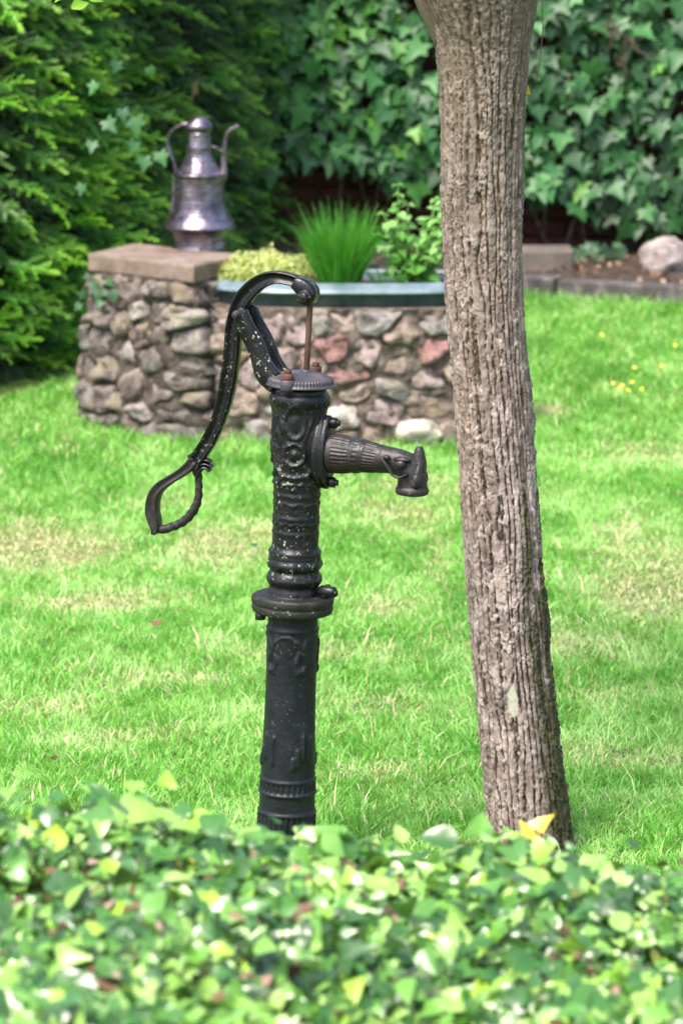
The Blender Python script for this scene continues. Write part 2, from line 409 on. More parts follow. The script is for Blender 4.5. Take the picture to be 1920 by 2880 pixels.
# bark: furrows darkened by their own brown plus painted crease shade, then patches
g = G('tree_bark'); fu = g.attr('ridge'); mo = g.attr('moss'); n1 = g.noise(5, 5, .6, None, (1, 1, .35)); n2 = g.noise(70, 6, .7, None, (1, 1, .6)); n3 = g.noise(26, 4, .6, None, (1, 1, .5))
c = g.mix(g.rampf(n3, [(.35, 0), (.65, 1)]), (.15, .115, .10), (.38, .30, .275)); c = g.mix(g.rampf(n1, [(.45, 0), (.65, .7)]), c, (.29, .21, .185))
c = g.mix(g.rampf(n2, [(.55, 0), (.70, .75)]), c, (.60, .53, .49)); c = g.mix(g.rampf(n2, [(.30, .85), (.50, 0)]), c, (.07, .05, .04))
c = g.mix(g.rampf(fu, [(.0, 1), (.5, 0)]), c, (.045, .03, .022))
c = g.mix(g.rampf(n1, [(.55, 0), (.7, .35)]), c, (.16, .15, .07))
c = g.mix(g.rampf(g.attr('plate'), [(.15, .5), (.45, 0)]), c, (.14, .11, .09)); c = g.mix(g.rampf(g.attr('plate'), [(.6, 0), (.85, .4)]), c, (.50, .42, .38)); c = g.mix(g.rampf(g.attr('ridge'), [(.0, .9), (.35, 0)]), c, (.04, .028, .02))
sx_ = g.n('ShaderNodeSeparateXYZ'); g.l(g.co.outputs['Object'], sx_.inputs[0]); c = g.mix(g.math('MULTIPLY', g.rampf(g.math('MULTIPLY', sx_.outputs[2], .5), [(.45, 0), (.9, .75)]), g.rampf(n3, [(.3, .6), (.6, 1)])), c, (.13, .11, .065))  # olive tint rises with height: algae colour plus the crown's shade painted in
c = g.mix(g.math('MULTIPLY', g.attr('pale'), .7), c, (.46, .45, .36))
c = g.mix(mo, c, g.mix(g.rampf(n2, [(.4, 0), (.6, 1)]), (.02, .022, .008), (.06, .06, .018)))
M['bark'] = g.done(g.bsdf(c, .9, 0.0, g.bump(n2, .5, .006), .25))

# ------------------------------------------------------------------ ground sheet
xs = np.concatenate([np.linspace(-60, -5, 12), np.linspace(-4.5, 4.5, 91), np.linspace(5, 60, 12)])
ys = np.concatenate([np.linspace(-30, 2, 12), np.linspace(2.5, 16, 136), np.linspace(17, 90, 14)])
X, Y = np.meshgrid(xs, ys); V = np.stack([X, Y, terr(X, Y)], -1).reshape(-1, 3)
struct(obj('ground', mesh('ground', V, grid_faces(len(xs), len(ys), False)), M['ground']))

# ------------------------------------------------------------------ layout of the back of the garden
kA = on_ground(1440, 836); kB = on_ground(1925, 866)          # kerb front base line
kdir = (kB - kA); kdir.z = 0; kdir.normalize()
kn = Vector((-kdir.y, kdir.x, 0))                              # away from camera
WALL_Y = kA.y + 1.05
print('kerb', kA, kB, 'wall', WALL_Y)
cornerB = on_ground(528, 1250); front = on_ground(1000, 1262)
print('corner', cornerB, 'front', front)
# ---- brick wall
wall = thing('brick_wall', 'dark red brick garden wall mostly hidden under the ivy', 'wall', (0, WALL_Y, .2))
mb = MB(); box(mb, (0, .16, 1.1), (9.0, .2, 3.0)); obj('mortar', mb.mesh('mortar', False), M['mortar'], wall)
bm_ = MB(); box(bm_, (0, 0, 0), (.214, .10, .063), bev=.004); brick_me = bm_.mesh('brick', False)
rest = MB(); cnt = 0
for r in range(33):
    for k in range(-20, 20):
        x = k * .225 + (.112 if r % 2 else 0); z = r * .075 - .15 - .2 + .3
        if -1.3 < x < 2.75 and r < 15 and cnt < 300:
            o = obj('brick', brick_me, M['brick'], wall, (x, .055 + random.uniform(-.003, .003), z)); cnt += 1
        elif r < 33: box(rest, (x, .055 + random.uniform(-.003, .003), z), (.214, .10, .063))
stuff(obj('bricks', rest.mesh('bricks', False), M['brick'], wall))
# ---- kerb stones
k0 = kA - kdir * 2.3; L = .83
for i in range(6):
    c = k0 + kdir * (i * L + L / 2); mbk = MB(); ang = math.atan2(kdir.y, kdir.x)
    Rm = np.array(Matrix.Rotation(ang + random.uniform(-.01, .01), 3, 'Z')); gz = float(terr(c.x, c.y))
    box(mbk, (0, 0, 0), (L - .012, .11, .2), Rm, .008)
    me = mbk.mesh('kerb_stone', False)
    o = obj('kerb_stone', me, M['kerb'], None, (c.x + kn.x * .055, c.y + kn.y * .055, gz - .015 + random.uniform(-.004, .004)))
    tag(o, ['dark grey kerb stone hidden behind the planter', 'dark grey kerb stone behind the planter', 'grey kerb stone ending behind the tree trunk', 'grey kerb stone just right of the tree trunk', 'grey kerb stone in front of the pink rock', 'grey kerb stone at the far right edge'][i], 'kerb stone', 'kerb stones along the back bed')
# ---- soil bed behind the kerb
nx, ny = 60, 14; V = []
for j in range(ny):
    for i in range(nx):
        p = k0 + kdir * (i / (nx - 1) * 5.2) ; t = j / (ny - 1); y0 = p.y + kn.y * .1; x0 = p.x
        y = y0 + (WALL_Y + .1 - y0) * t; gz = float(terr(p.x, p.y)) + .055 + .05 * t + .03 * float(fbm(p3(x0 * 5, y * 5), 3)[()]) - .03 * (j == 0)
        V.append((x0, y, gz))
struct(obj('soil_bed', mesh('soil_bed', V, grid_faces(nx, ny, False)), M['soil']))
# ---- concrete ledge behind the trunk
lp0 = at(1200, 765, kA.y + .28); lp1 = at(1612, 766, kA.y + .28); lt = at(1500, 704, kA.y + .28)
mbl = MB(); box(mbl, ((lp0.x + lp1.x) / 2, kA.y + .39, (lp0.z + lt.z) / 2 - .04), (lp1.x - lp0.x, .22, lt.z - lp0.z + .08), bev=.01)
tag(obj('concrete_ledge', mbl.mesh('concrete_ledge', False), M['ledge']), 'low worn concrete ledge in the shadow right behind the tree trunk', 'ledge')
# ---- pink rock
rp = at(1872, 770, kA.y + .32); mbr = MB(); blob(mbr, (0, 0, .05), (.115, .11, .10), 4, .45, 40, 1.6, .5)
tag(obj('rock', mbr.mesh('rock'), M['rock'], None, rp, (.42, .35, .345, 1)), 'pale pink rounded rock on the soil bed under the ivy', 'rock')

# ------------------------------------------------------------------ stone work
def vor_cells(seeds, rect, wts=None):
    """clipped voronoi cells (power diagram)"""
    u0, u1, v0, v1 = rect; out = []; seeds = np.asarray(seeds, float)
    w = np.zeros(len(seeds)) if wts is None else wts
    for i, s in enumerate(seeds):
        P = [(u0, v0), (u1, v0), (u1, v1), (u0, v1)]
        for j, q in enumerate(seeds):
            if i == j: continue
            d = q - s; L2 = d.dot(d)
            if L2 > .36: continue
            m = s + d * (.5 + (w[i] - w[j]) / (2 * L2)); N_ = []
            for a in range(len(P)):
                A = np.array(P[a]); B = np.array(P[(a + 1) % len(P)]); da = (A - m).dot(d); db = (B - m).dot(d)
                if da <= 0: N_.append(tuple(A))
                if da * db < 0: N_.append(tuple(A + (B - A) * da / (da - db)))
            P = N_
            if len(P) < 3: break
        out.append(np.array(P) if len(P) >= 3 else None)
    return out
def stones(parent, seeds, cols, rect, surf, mat, gap=.007, relief=.03):
    K_ = 1.32; sd2 = [np.array([q[0], q[1] * K_]) for q in seeds]; cells = vor_cells(sd2, (rect[0], rect[1], rect[2] * K_, rect[3] * K_), [random.uniform(-.0022, .0022) for _ in seeds]); cells = [None if q is None else q / np.array([1, K_]) for q in cells]; k = 0
    for s, col, P in zip(seeds, cols, cells):
        if P is None or len(P) < 3: continue
        c = P.mean(0)
        # resample outline
        seg = np.roll(P, -1, 0) - P; ln = np.linalg.norm(seg, axis=1); per = ln.sum(); cs = np.concatenate([[0], np.cumsum(ln)]); n = 18; Q = []
        for t in (np.arange(n) + .5) / n * per:
            a = np.searchsorted(cs, t, side='right') - 1; a = min(a, len(P) - 1); Q.append(P[a] + seg[a] * (t - cs[a]) / max(ln[a], 1e-9))
        Q = np.array(Q); Q = Q * .92 + (np.roll(Q, 1, 0) + np.roll(Q, -1, 0)) * .04
        r = np.linalg.norm(Q - c, axis=1); rm = r.mean()
        if rm < .012: continue
        sc = np.clip((r - gap - random.uniform(0, .006)) / r, .3, 1) * (1 + .34 * (vnoise(p3(Q[:, 0] * 32, Q[:, 1] * 32), k) - .5)); Q = c + (Q - c) * sc[:, None]
        hgt = relief * random.uniform(.6, 1.35) * min(1, rm / .045); tilt = np.array([random.uniform(-.3, .3), random.uniform(-.4, .15)])
        rings = [(1.05, -.02), (1.0, hgt * .55), (.80, hgt * .98), (.45, hgt * 1.02)]
        V = []
        for f, hh in rings:
            q = c + (Q - c) * f
            for p in q:
                dz = hh + (tilt.dot(p - c) if hh > 0 else 0) * f + (.75 * hgt * (vnoise(p3(p[0] * 38, p[1] * 38, f * 3), k + 5) - .5) * 2 if hh > 0 else 0)
                V.append(surf(p[0], p[1], max(dz, -.02)))
        V.append(surf(c[0], c[1], hgt * (1.1 + .2 * random.random()))); V = np.array(V); o0 = V[:n].mean(0); V = V - o0
        F4 = grid_faces(n, 4); b = 3 * n; i = np.arange(n); F3 = np.stack([np.full(n, len(V) - 1), b + i, b + (i + 1) % n], -1)
        me = mesh('stone', V, [F4, F3], True)
        obj('stone', me, mat, parent, Vector(o0) - parent.location, (*col, 1)); k += 1
    return k
class Foot:
    """wall face along a plan polyline with batter"""
    def __init__(s, P, z0, z1, batter, closed=False):
        s.P = np.asarray(P, float); d = np.linalg.norm(np.diff(s.P, axis=0), axis=1); s.s = np.concatenate([[0], np.cumsum(d)]); s.L = s.s[-1]; s.z0, s.z1, s.b = z0, z1, batter
        T = np.gradient(s.P, axis=0); T /= np.linalg.norm(T, axis=1)[:, None]; s.N = np.stack([T[:, 1], -T[:, 0]], -1)
    def __call__(s, u, v, off=0.0):
        x = np.interp(u, s.s, s.P[:, 0]); y = np.interp(u, s.s, s.P[:, 1]); nx = np.interp(u, s.s, s.N[:, 0]); ny = np.interp(u, s.s, s.N[:, 1])
        o = off + s.b * (s.z1 - v); return (float(x + nx * o), float(y + ny * o), float(v))
    def uv(s, px, py):
        if not hasattr(s, 'g'):
            U = np.linspace(0, s.L, 220); Vv = np.linspace(s.z0, s.z1, 90); s.gU, s.gV = np.meshgrid(U, Vv)
            Pn = np.array([s(u, v) for v in Vv for u in U]); s.g = proj(Pn); 
        d = (s.g[0] - px) ** 2 + (s.g[1] - py) ** 2 + (s.g[2] - s.g[2].min()) * 30; i = int(d.argmin()); return np.array([s.gU.ravel()[i], s.gV.ravel()[i]])
def fill(seeds, rect, dist, tries=5000):
    s = [tuple(x) for x in seeds]; k = []
    for _ in range(tries):
        p = (random.uniform(rect[0], rect[1]), random.uniform(rect[2], rect[3])); dd = dist * random.choice((.75, 1.0, 1.25, 1.45))
        if all(math.hypot((p[0] - q[0]), (p[1] - q[1]) * 1.25) > dd for q in s): s.append(p); k.append(p)
    return k
def c5(x, y): return 180 + x * .72704, 600 + y * .72704
STC = [(.30, .26, .24), (.24, .19, .17), (.36, .28, .25), (.20, .18, .17), (.33, .22, .20), (.40, .35, .31), (.28, .22, .16)]
# ---- slab heights
hB = at(545, 747, cornerB.y + .06).z
sA = at_z(248, 713, hB); sB = at_z(545, 747, hB); sD = at_z(380, 684, hB); sC = sB + (sD - sA); sC = Vector((sC.x + .02, sC.y, hB))
print('slab', sA, sB, sC, sD, 'h', hB)
pil = thing('stone_pillar', 'square rubble stone pillar with a sandstone cap under the metal ewer', 'pillar', (sB.x - .2, sB.y + .2, .1))
quad = [sA, sB, sC, sD]; th = .062
def slab_mesh():
    cen = sum(quad, Vector()) / 4; P = []
    for i in range(4):
        a, b = quad[i], quad[(i + 1) % 4]
        for t in np.linspace(0, 1, 9)[:-1]: P.append(a + (b - a) * float(t))
    P = np.array([tuple(p) for p in P]); n = len(P); c = np.array(cen); V = []
    for f, dz in ((.985, -th), (1.0, -th + .006), (1.0, -.007), (.985, 0), (.6, .001)):
        q = c + (P - c) * np.array([f, f, 1]); q[:, 2] = hB + dz
        nz = (vnoise(q * 25, 3) - .5) * .008; q = q + (q - c) * nz[:, None] * 1.5; q[:, 2] += nz * .3 if dz > -.01 else 0; V.append(q)
    V.append(c[None]); V.append((c + [0, 0, -th])[None]); V = np.concatenate(V); i = np.arange(n); b = 4 * n
    T = [np.stack([np.full(n, 5 * n), b + i, b + (i + 1) % n], -1), np.stack([np.full(n, 5 * n + 1), (i + 1) % n, i], -1)]
    return V, [grid_faces(n, 5), np.concatenate(T)]
V, F = slab_mesh(); obj('cap_stone', mesh('cap_stone', V - np.array(pil.location), F, False), M['slab'], pil)
def inset(p, c, k): return Vector((c.x + (p.x - c.x) * k, c.y + (p.y - c.y) * k, 0))
cen = (sA + sB + sC + sD) / 4
q = [inset(p, cen, .90) for p in (sD, sA, sB, sC)]
pp = []
for a, b in zip(q, q[1:]):
    for t in np.linspace(.08, .92, 12): pp.append((a + (b - a) * float(t))[:2])
zt = hB - th + .005; z0 = min(float(terr(0, cornerB.y)), .05) - .08
fp = Foot(pp, z0, zt, .13)
def sheet(f, n, m, name, off=0.0, parent=None, mat=None, topc=None):
    U = np.linspace(0, f.L, n); Vv = np.linspace(f.z0, f.z1, m)
    V = np.array([f(u, v, off + .020 + .050 * (float(fbm(np.array([u * 30, v * 30, 0]), 9, 3)) - .5)) for v in Vv for u in U]) - np.array(parent.location)
    F = [grid_faces(n, m, False)]
    obj(name, mesh(name, V, F), mat, parent)
M['mortar_dark'] = simple('dirty_mortar', [(.02, .016, .012), (.065, .05, .04), (.15, .12, .10)], 16, .95, .9, .02)
sheet(fp, 150, 70, 'mortar', 0, pil, M['mortar_dark'])
PS = [((150, 270), 3), ((270, 290), 2), ((380, 290), 0), ((490, 300), 4), ((150, 415), 'o'), ((310, 385), 'w'), ((455, 400), 'w'), ((550, 400), 3), ((90, 480), 0), ((250, 540), 'w'), ((400, 480), 6), ((370, 570), 3), ((110, 585), 1), ((490, 590), 0), ((290, 655), 2), ((440, 640), 1), ((95, 710), 0), ((200, 710), 1), ((320, 765), 'w'), ((400, 760), 3), ((500, 710), 2), ((200, 800), 3), ((350, 850), 0), ((450, 850), 3)]
CN = {'o': (.40, .24, .14), 'w': (.52, .46, .42), 'p': (.42, .20, .19), 'r': (.35, .13, .13), 'c': (.66, .55, .44), 'g': (.33, .31, .30), 't': (.38, .28, .225), 'b': (.22, .15, .11), 'k': (.42, .31, .30)}
sd_ = []; cl = []
for (p, c) in PS:
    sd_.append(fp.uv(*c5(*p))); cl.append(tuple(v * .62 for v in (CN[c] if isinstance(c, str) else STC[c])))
rect = (0, fp.L, z0, zt - .004)
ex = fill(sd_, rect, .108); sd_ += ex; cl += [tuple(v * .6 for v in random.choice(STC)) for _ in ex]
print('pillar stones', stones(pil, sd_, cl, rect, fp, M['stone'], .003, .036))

# ---- planter: oval stone ring with tub
fr = front; rimz = at(1019, 803, fr.y + .06).z
rl = at_z(592, 784, rimz)
acx = at(1004, 900, fr.y + .3).x; a_ = acx - rl.x; b_ = max(.24, (rl.y - (fr.y + .06)) * 1.15)
ccy = fr.y + .06 + b_
print('rim', rimz, rl, 'a', a_, 'b', b_)
EX = 2.5
def sup(t, a, b, e=EX):
    c, s = math.cos(t), math.sin(t); return (math.copysign(abs(c) ** (2 / e), c) * a, math.copysign(abs(s) ** (2 / e), s) * b)
ring = thing('stone_planter', 'oval planter of rough mortared field stones carrying the blue green tub', 'planter', (acx, ccy, .1))
tt = np.linspace(rad(180), rad(520), 240); rp_ = []
for t in tt:
    x, y = sup(t, a_ - .01, b_ - .01); rp_.append((acx + x, ccy + y))
ft = Foot(rp_, z0, rimz - .082, .06)
# Foot normals point outward when walking counter-clockwise
sheet(ft, 330, 60, 'mortar', 0, ring, M['mortar'])
mbc = MB(); n = 60; Pp = np.array([(*sup(t, a_ + .005, b_ + .005), 0) for t in np.arange(n) / n * 2 * math.pi]); top = rimz - .08 - .1
V = np.vstack([Pp + [0, 0, top - .05], Pp + [0, 0, top], Pp * .3 + [0, 0, top], [[0, 0, top]]]); i = np.arange(n)
mbc.add(V, [grid_faces(n, 3), np.stack([np.full(n, 3 * n), 2 * n + i, 2 * n + (i + 1) % n], -1)]); obj('mortar_bed', mbc.mesh('mortar_bed'), M['mortar'], ring)
RS = [((905, 445), 'k', 0), ((1060, 410), 't'), ((1200, 405), 'g'), ((1310, 470), 't'), ((1430, 420), 'g'), ((1425, 530), 'r'), ((1040, 520), 'r'), ((1165, 540), 'k'), ((1290, 560), 't'), ((1085, 612), 'p'), ((1110, 685), 't'), ((1265, 685), 'g'), ((1400, 640), 'k'), ((1215, 765), 'k'), ((1085, 785), 'w'), ((1425, 740), 'b'), ((1310, 790), 'b'), ((700, 720), 't'), ((765, 850), 'g'), ((620, 850), 'b'), ((560, 750), 'g'), ((660, 590), 'b'), ((740, 630), 'k'), ((480, 880), 'g'), ((850, 760), 'g'), ((960, 560), 'p'), ((620, 470), 't'), ((700, 450), 'k'), ((800, 440), 'k'), ((860, 560), 'k'), ((620, 640), 'g'), ((830, 660), 't'), ((940, 830), 'b'), ((1100, 860), 'b'), ((1000, 700), 'b'), ((1380, 860), 'g'), ((1200, 860), 'b'), ((1500, 850), 't'), ((1520, 600), 't'), ((990, 430), 'g')]
sd_ = [ft.uv(*c5(*p[0])) for p in RS]; cl = [CN[p[1]] for p in RS]
rect = (0.0, ft.L, z0, rimz - .084)
ex = fill(sd_, rect, .13); sd_ += ex; cl += [CN[random.choice('gtkbg')] for _ in ex]
print('ring stones', stones(ring, sd_, cl, rect, ft, M['stone'], .003, .032))
# tub
tub = thing('garden_tub', 'blue green oval tub with a wide pale rim full of herbs', 'tub', (acx, ccy, rimz))
def ringprof(prof, a, b, n=120):
    V = []
    for off, z in prof:
        for t in np.arange(n) / n * 2 * math.pi:
            x, y = sup(t, a + off, b + off); V.append((x, y, z))
    return np.array(V), grid_faces(n, len(prof))
M['rim'] = simple('pale_blue_rim', [(.06, .11, .12), (.12, .17, .19), (.22, .27, .32)], 10, .3, .15, .003)
V, F = ringprof([(-.045, -.10), (-.04, -.01), (-.036, .001), (-.03, .004), (-.004, -.019), (.004, -.026), (.004, -.031), (-.002, -.032)], a_, b_)
obj('rim', mesh('rim', V, F), M['rim'], tub)
V, F = ringprof([(-.012, -.028), (-.016, -.04), (-.018, -.078), (-.03, -.084), (-.08, -.086)], a_, b_)
obj('body', mesh('body', V, F), M['tub'], tub)
V, F = ringprof([(-.04, -.032), (-.1, -.028), (-.2, -.022)], a_, b_, 60); nn = len(V); V = np.vstack([V, [[0, 0, -.018]]]); V[:, 2] += (vnoise(V * 30, 2) - .5) * .012
i = np.arange(60); obj('soil', mesh('soil', V, [F, np.stack([np.full(60, nn), 120 + i, 120 + (i + 1) % 60], -1)]), M['soil'], tub)

# pale stone lying at the foot of the planter
p = on_ground(1172, 1255); mbs = MB(); blob(mbs, (0, -.01, .052), (.102, .06, .050), 11, .3, 36, 1.7, .45)
tag(obj('pale_stone', mbs.mesh('pale_stone'), M['rock'], None, p, (.72, .62, .50, 1)), 'flat cream coloured stone in the grass at the foot of the planter', 'stone')

# ------------------------------------------------------------------ ewer
eb = at_z(563, 697, hB); k = mpp(eb.y, hB + .2)
ew = thing('metal_ewer', 'tall grey metal ewer with domed lid standing on the stone pillar', 'ewer', (eb.x, eb.y, hB + .001), (0, 0, rad(-14)))
def ez(y): return at(569, y * .6122, eb.y).z - hB
prof = [(0, 127), (1140, 125), (1110, 122), (1085, 124), (1068, 130), (1052, 148), (1044, 169), (1038, 168), (1000, 145), (960, 127), (900, 116), (850, 112), (815, 113), (806, 121), (798, 121), (785, 104), (765, 86), (745, 74), (720, 61), (700, 56), (688, 55), (682, 59), (672, 60), (666, 55), (640, 53), (610, 53)]
ebz = 0.0
P = [(max(0.0, ez(y) - ebz) if y else 0.0, r * .6122 * k) for y, r in prof]
def dent(T, Z, R): return .0022 * (fbm(p3(np.cos(T) * 3, np.sin(T) * 3, Z * 22), 3, 3) - .5) * 2 + .0006 * np.sin(Z * 420)
lathe(P, 72, .004, dent); obj('body', lathe(P, 72, .004, dent).mesh('body'), M['ewer'], ew)
PL = [(ez(y) - ebz, r * .6122 * k) for y, r in [(612, 52), (600, 55), (594, 63), (578, 64), (572, 60), (558, 50), (545, 38), (537, 24), (533, 8), (532, 0)]]
obj('lid', lathe(PL, 48, .003).mesh('lid'), M['ewer'], ew)
def E(x, y): return ((x - 925) * .6122 * k / math.cos(rad(14)), 0, ez(y) - ebz)
mb = MB(); sweep(mb, [(*E(x, y), w * .6122 * k, .010) for x, y, w in [(895, 575, 9), (860, 572, 9), (815, 592, 8), (785, 625, 7), (779, 665, 7), (790, 705, 8), (808, 750, 8), (815, 790, 9), (808, 850, 8), (803, 920, 8), (790, 985, 7)]], ROUND, (0, 1, 0))
obj('handle', mb.mesh('handle'), M['ewer'], ew)
mb = MB(); sweep(mb, [(*E(x, y), w * .6122 * k, w * .6122 * k) for x, y, w in [(1028, 850, 6), (1040, 800, 14), (1037, 740, 13), (1042, 680, 11), (1048, 630, 10), (1062, 602, 10), (1085, 586, 9), (1106, 576, 9)]], ROUND, (0, 1, 0))
obj('spout', mb.mesh('spout'), M['ewer'], ew)
mb = MB(); sweep(mb, [(*E(x, y), 2.5 * .6122 * k, .002) for x, y in [(975, 672), (1000, 676), (1025, 690), (1040, 695)]], ROUND, (0, 1, 0)); obj('stay', mb.mesh('stay'), M['ewer'], ew)

# ------------------------------------------------------------------ hand pump
PY = 7.0
pb = at(801.5, 2438, PY); pt = at(845, 1065, PY)
lean = math.atan2(pt.x - pb.x, pt.z - pb.z); YAW = rad(19)
Rp = Matrix.Rotation(lean, 3, 'Y') @ Matrix.Rotation(-YAW, 3, 'Z')
p0 = Vector((pb.x - pb.z * math.tan(lean), PY, 0.0))
pump = thing('hand_pump', 'old black cast iron garden hand pump with curved lever and side spout', 'water pump', p0, Rp.to_euler())
UX, UY, UZ = Rp @ Vector((1, 0, 0)), Rp @ Vector((0, 1, 0)), Rp @ Vector((0, 0, 1))
def Lp(px, py, y0=0.0):
    r = ray(px, py); o = p0 + UY * y0; C0 = Vector((0, 0, CH)); t = (o - C0).dot(UY) / r.dot(UY); q = C0 + r * t - o
    return q.dot(UX), q.dot(UZ)
def wz(yd): return Lp(801.5 + (2438 - yd * D) * (43.5 / 1373), yd * D)[1]        # height from displayed row
def rr(hd, yd=1200): return hd * D * mpp(PY, wz(yd))
def LA(x, y, y0=0.0): return Lp(380 + .5485 * x, 740 + .5485 * y, y0)
def LB(x, y, y0=0.0): return Lp(380 + .1658 * x, 1240 + .1658 * y, y0)
SA = .5485 * mpp(PY, 1.0); SB = .1658 * mpp(PY, .9)
def angd(T, t0): return (T - t0 + math.pi) % (2 * math.pi) - math.pi
FRONT = -math.pi / 2 + YAW        # local angle that faces the camera
def bump1(d, w): return np.exp(-(d / w) ** 2)
# lower pipe relief
zA, zB, zC, zD, zE = wz(1445), wz(1535), wz(1690), wz(1755), wz(1785)
def rel_low(T, Z, R):
    d = 0; s = angd(T, FRONT) * R
    # arcade of hoops
    for k in range(5):
        t0 = FRONT + (k - .18) * 2 * math.pi / 5; s = angd(T, t0) * R
        zc = (zA + zB) / 2 + .004; rr_ = np.where(Z > zc, np.sqrt((s / .028) ** 2 + ((Z - zc) / .030) ** 2), np.abs(s) / .028 + .25 * np.sin(np.clip((zc - Z) / .03, 0, 2) * 2.2) ** 2)
        d = d + .0030 * bump1(rr_ - 1, .12) * (Z < zA) * (Z > zB - .004)
        s2 = angd(T, t0 + math.pi / 5) * R
        d = d + .003 * bump1(np.abs(s2) - .35 * np.abs(Z - zc), .004) * sstep(.03, .02, abs(Z - zc))
        d = d + .0035 * bump1(np.sqrt((s2 / 1.3) ** 2 + (Z - zB - .004) ** 2), .007)
        # hanging leaf tips
        t1 = FRONT + .58 + k * 2 * math.pi / 4
        for ds, zo, l in ((0, .018, .030), (-.012, -.004, .020), (.020, .010, .034), (-.022, -.016, .012)):
            s3 = angd(T, t1) * R - ds
            dz = np.maximum(0, np.abs(Z - (zC - .032 + zo)) - l * .8); d = d + (.0048 * bump1(np.sqrt(s3 ** 2 + dz ** 2), .0045) if k < 4 else 0)
    for zb, h in ((zE, .003), (wz(1790) - .0, .0), (wz(1815), .0045), (wz(1860), .0035), (zA + .004, .003)):
        d = d + h * bump1(Z - zb, .0035)
    # vertical flutes
    f = .0018 * np.cos(angd(T, FRONT) * 30)
    d = d + f * (sstep(zE - .004, zE - .008, Z) * sstep(wz(1813), wz(1808), Z)) + 1.4 * f * sstep(wz(1862), wz(1870), Z)
    return d + .0004 * (fbm(p3(np.cos(T) * 5, np.sin(T) * 5, Z * 90), 4, 2) - .5)
prof = [(wz(2060) - .05, rr(76, 2000)), (-.0, rr(74, 2000)), (wz(1985), rr(68, 1985)), (wz(1862), rr(64.3, 1862)), (wz(1785), rr(62.5, 1785)), (wz(1740), rr(61.4, 1740)), (wz(1650), rr(58.8, 1650)), (wz(1545), rr(57.6, 1545)), (wz(1445), rr(59.2, 1445)), (wz(1441), rr(58, 1441)), (wz(1410), rr(57, 1410)), (wz(1405), rr(57, 1405))]
prof = [(z, r) for z, r in prof if z > -.12]; prof.sort(key=lambda t: t[0])
obj('lower_pipe', lathe(prof, 160, .0028, rel_low).mesh('lower_pipe'), M['iron_clean'], pump)
# collar flange
def fl(T, Z, R): return .004 * np.maximum(0, np.cos(3 * angd(T, FRONT + .6))) ** 6 + .0012 * (fbm(p3(np.cos(T) * 9, np.sin(T) * 9, Z * 120), 8, 3) - .5) * 2
prof = [(wz(1407), rr(60)), (wz(1405), rr(88)), (wz(1400), rr(91.5)), (wz(1389), rr(92)), (wz(1387), rr(89.5)), (wz(1385), rr(90)), (wz(1382), rr(93)), (wz(1369), rr(93)), (wz(1365), rr(90)), (wz(1364), rr(58))]
fo = obj('collar', lathe(prof, 110, .0025, fl).mesh('collar'), M['iron_moss'], pump)
for ang in (-2.75, .45, 1.7):      # nuts on the collar, angle measured from the camera side
    a = FRONT + ang if ang != .45 else FRONT + 1.15
    c = Vector((math.cos(a), math.sin(a), 0)) * rr(78); mbn = MB(); z = wz(1364)
    cyl(mbn, (c.x, c.y, z - .002), (c.x, c.y, z + .014), .011, 6); cyl(mbn, (c.x, c.y, z + .012), (c.x, c.y, z + .020), .006, 10)
    obj('nut', mbn.mesh('nut'), M['iron'], pump)
mbn = MB(); a = FRONT + 1.15; c = Vector((math.cos(a), math.sin(a), 0))
p_a = c * rr(66); p_b = c * rr(104); cyl(mbn, (p_a.x, p_a.y, wz(1362) + .012), (p_b.x, p_b.y, wz(1362) + .012), .012, 12)
cyl(mbn, (c.x * rr(98), c.y * rr(98), wz(1362) + .010), (c.x * rr(109), c.y * rr(109), wz(1362) + .010), .007, 8); obj('side_bolt', mbn.mesh('side_bolt'), M['iron'], pump)
mbn = MB(); a = FRONT - 1.2; c = Vector((math.cos(a), math.sin(a), 0)) * rr(80); cyl(mbn, (c.x, c.y, wz(1406) - .012), (c.x, c.y, wz(1404)), .012, 6); obj('nut', mbn.mesh('nut'), M['iron'], pump)
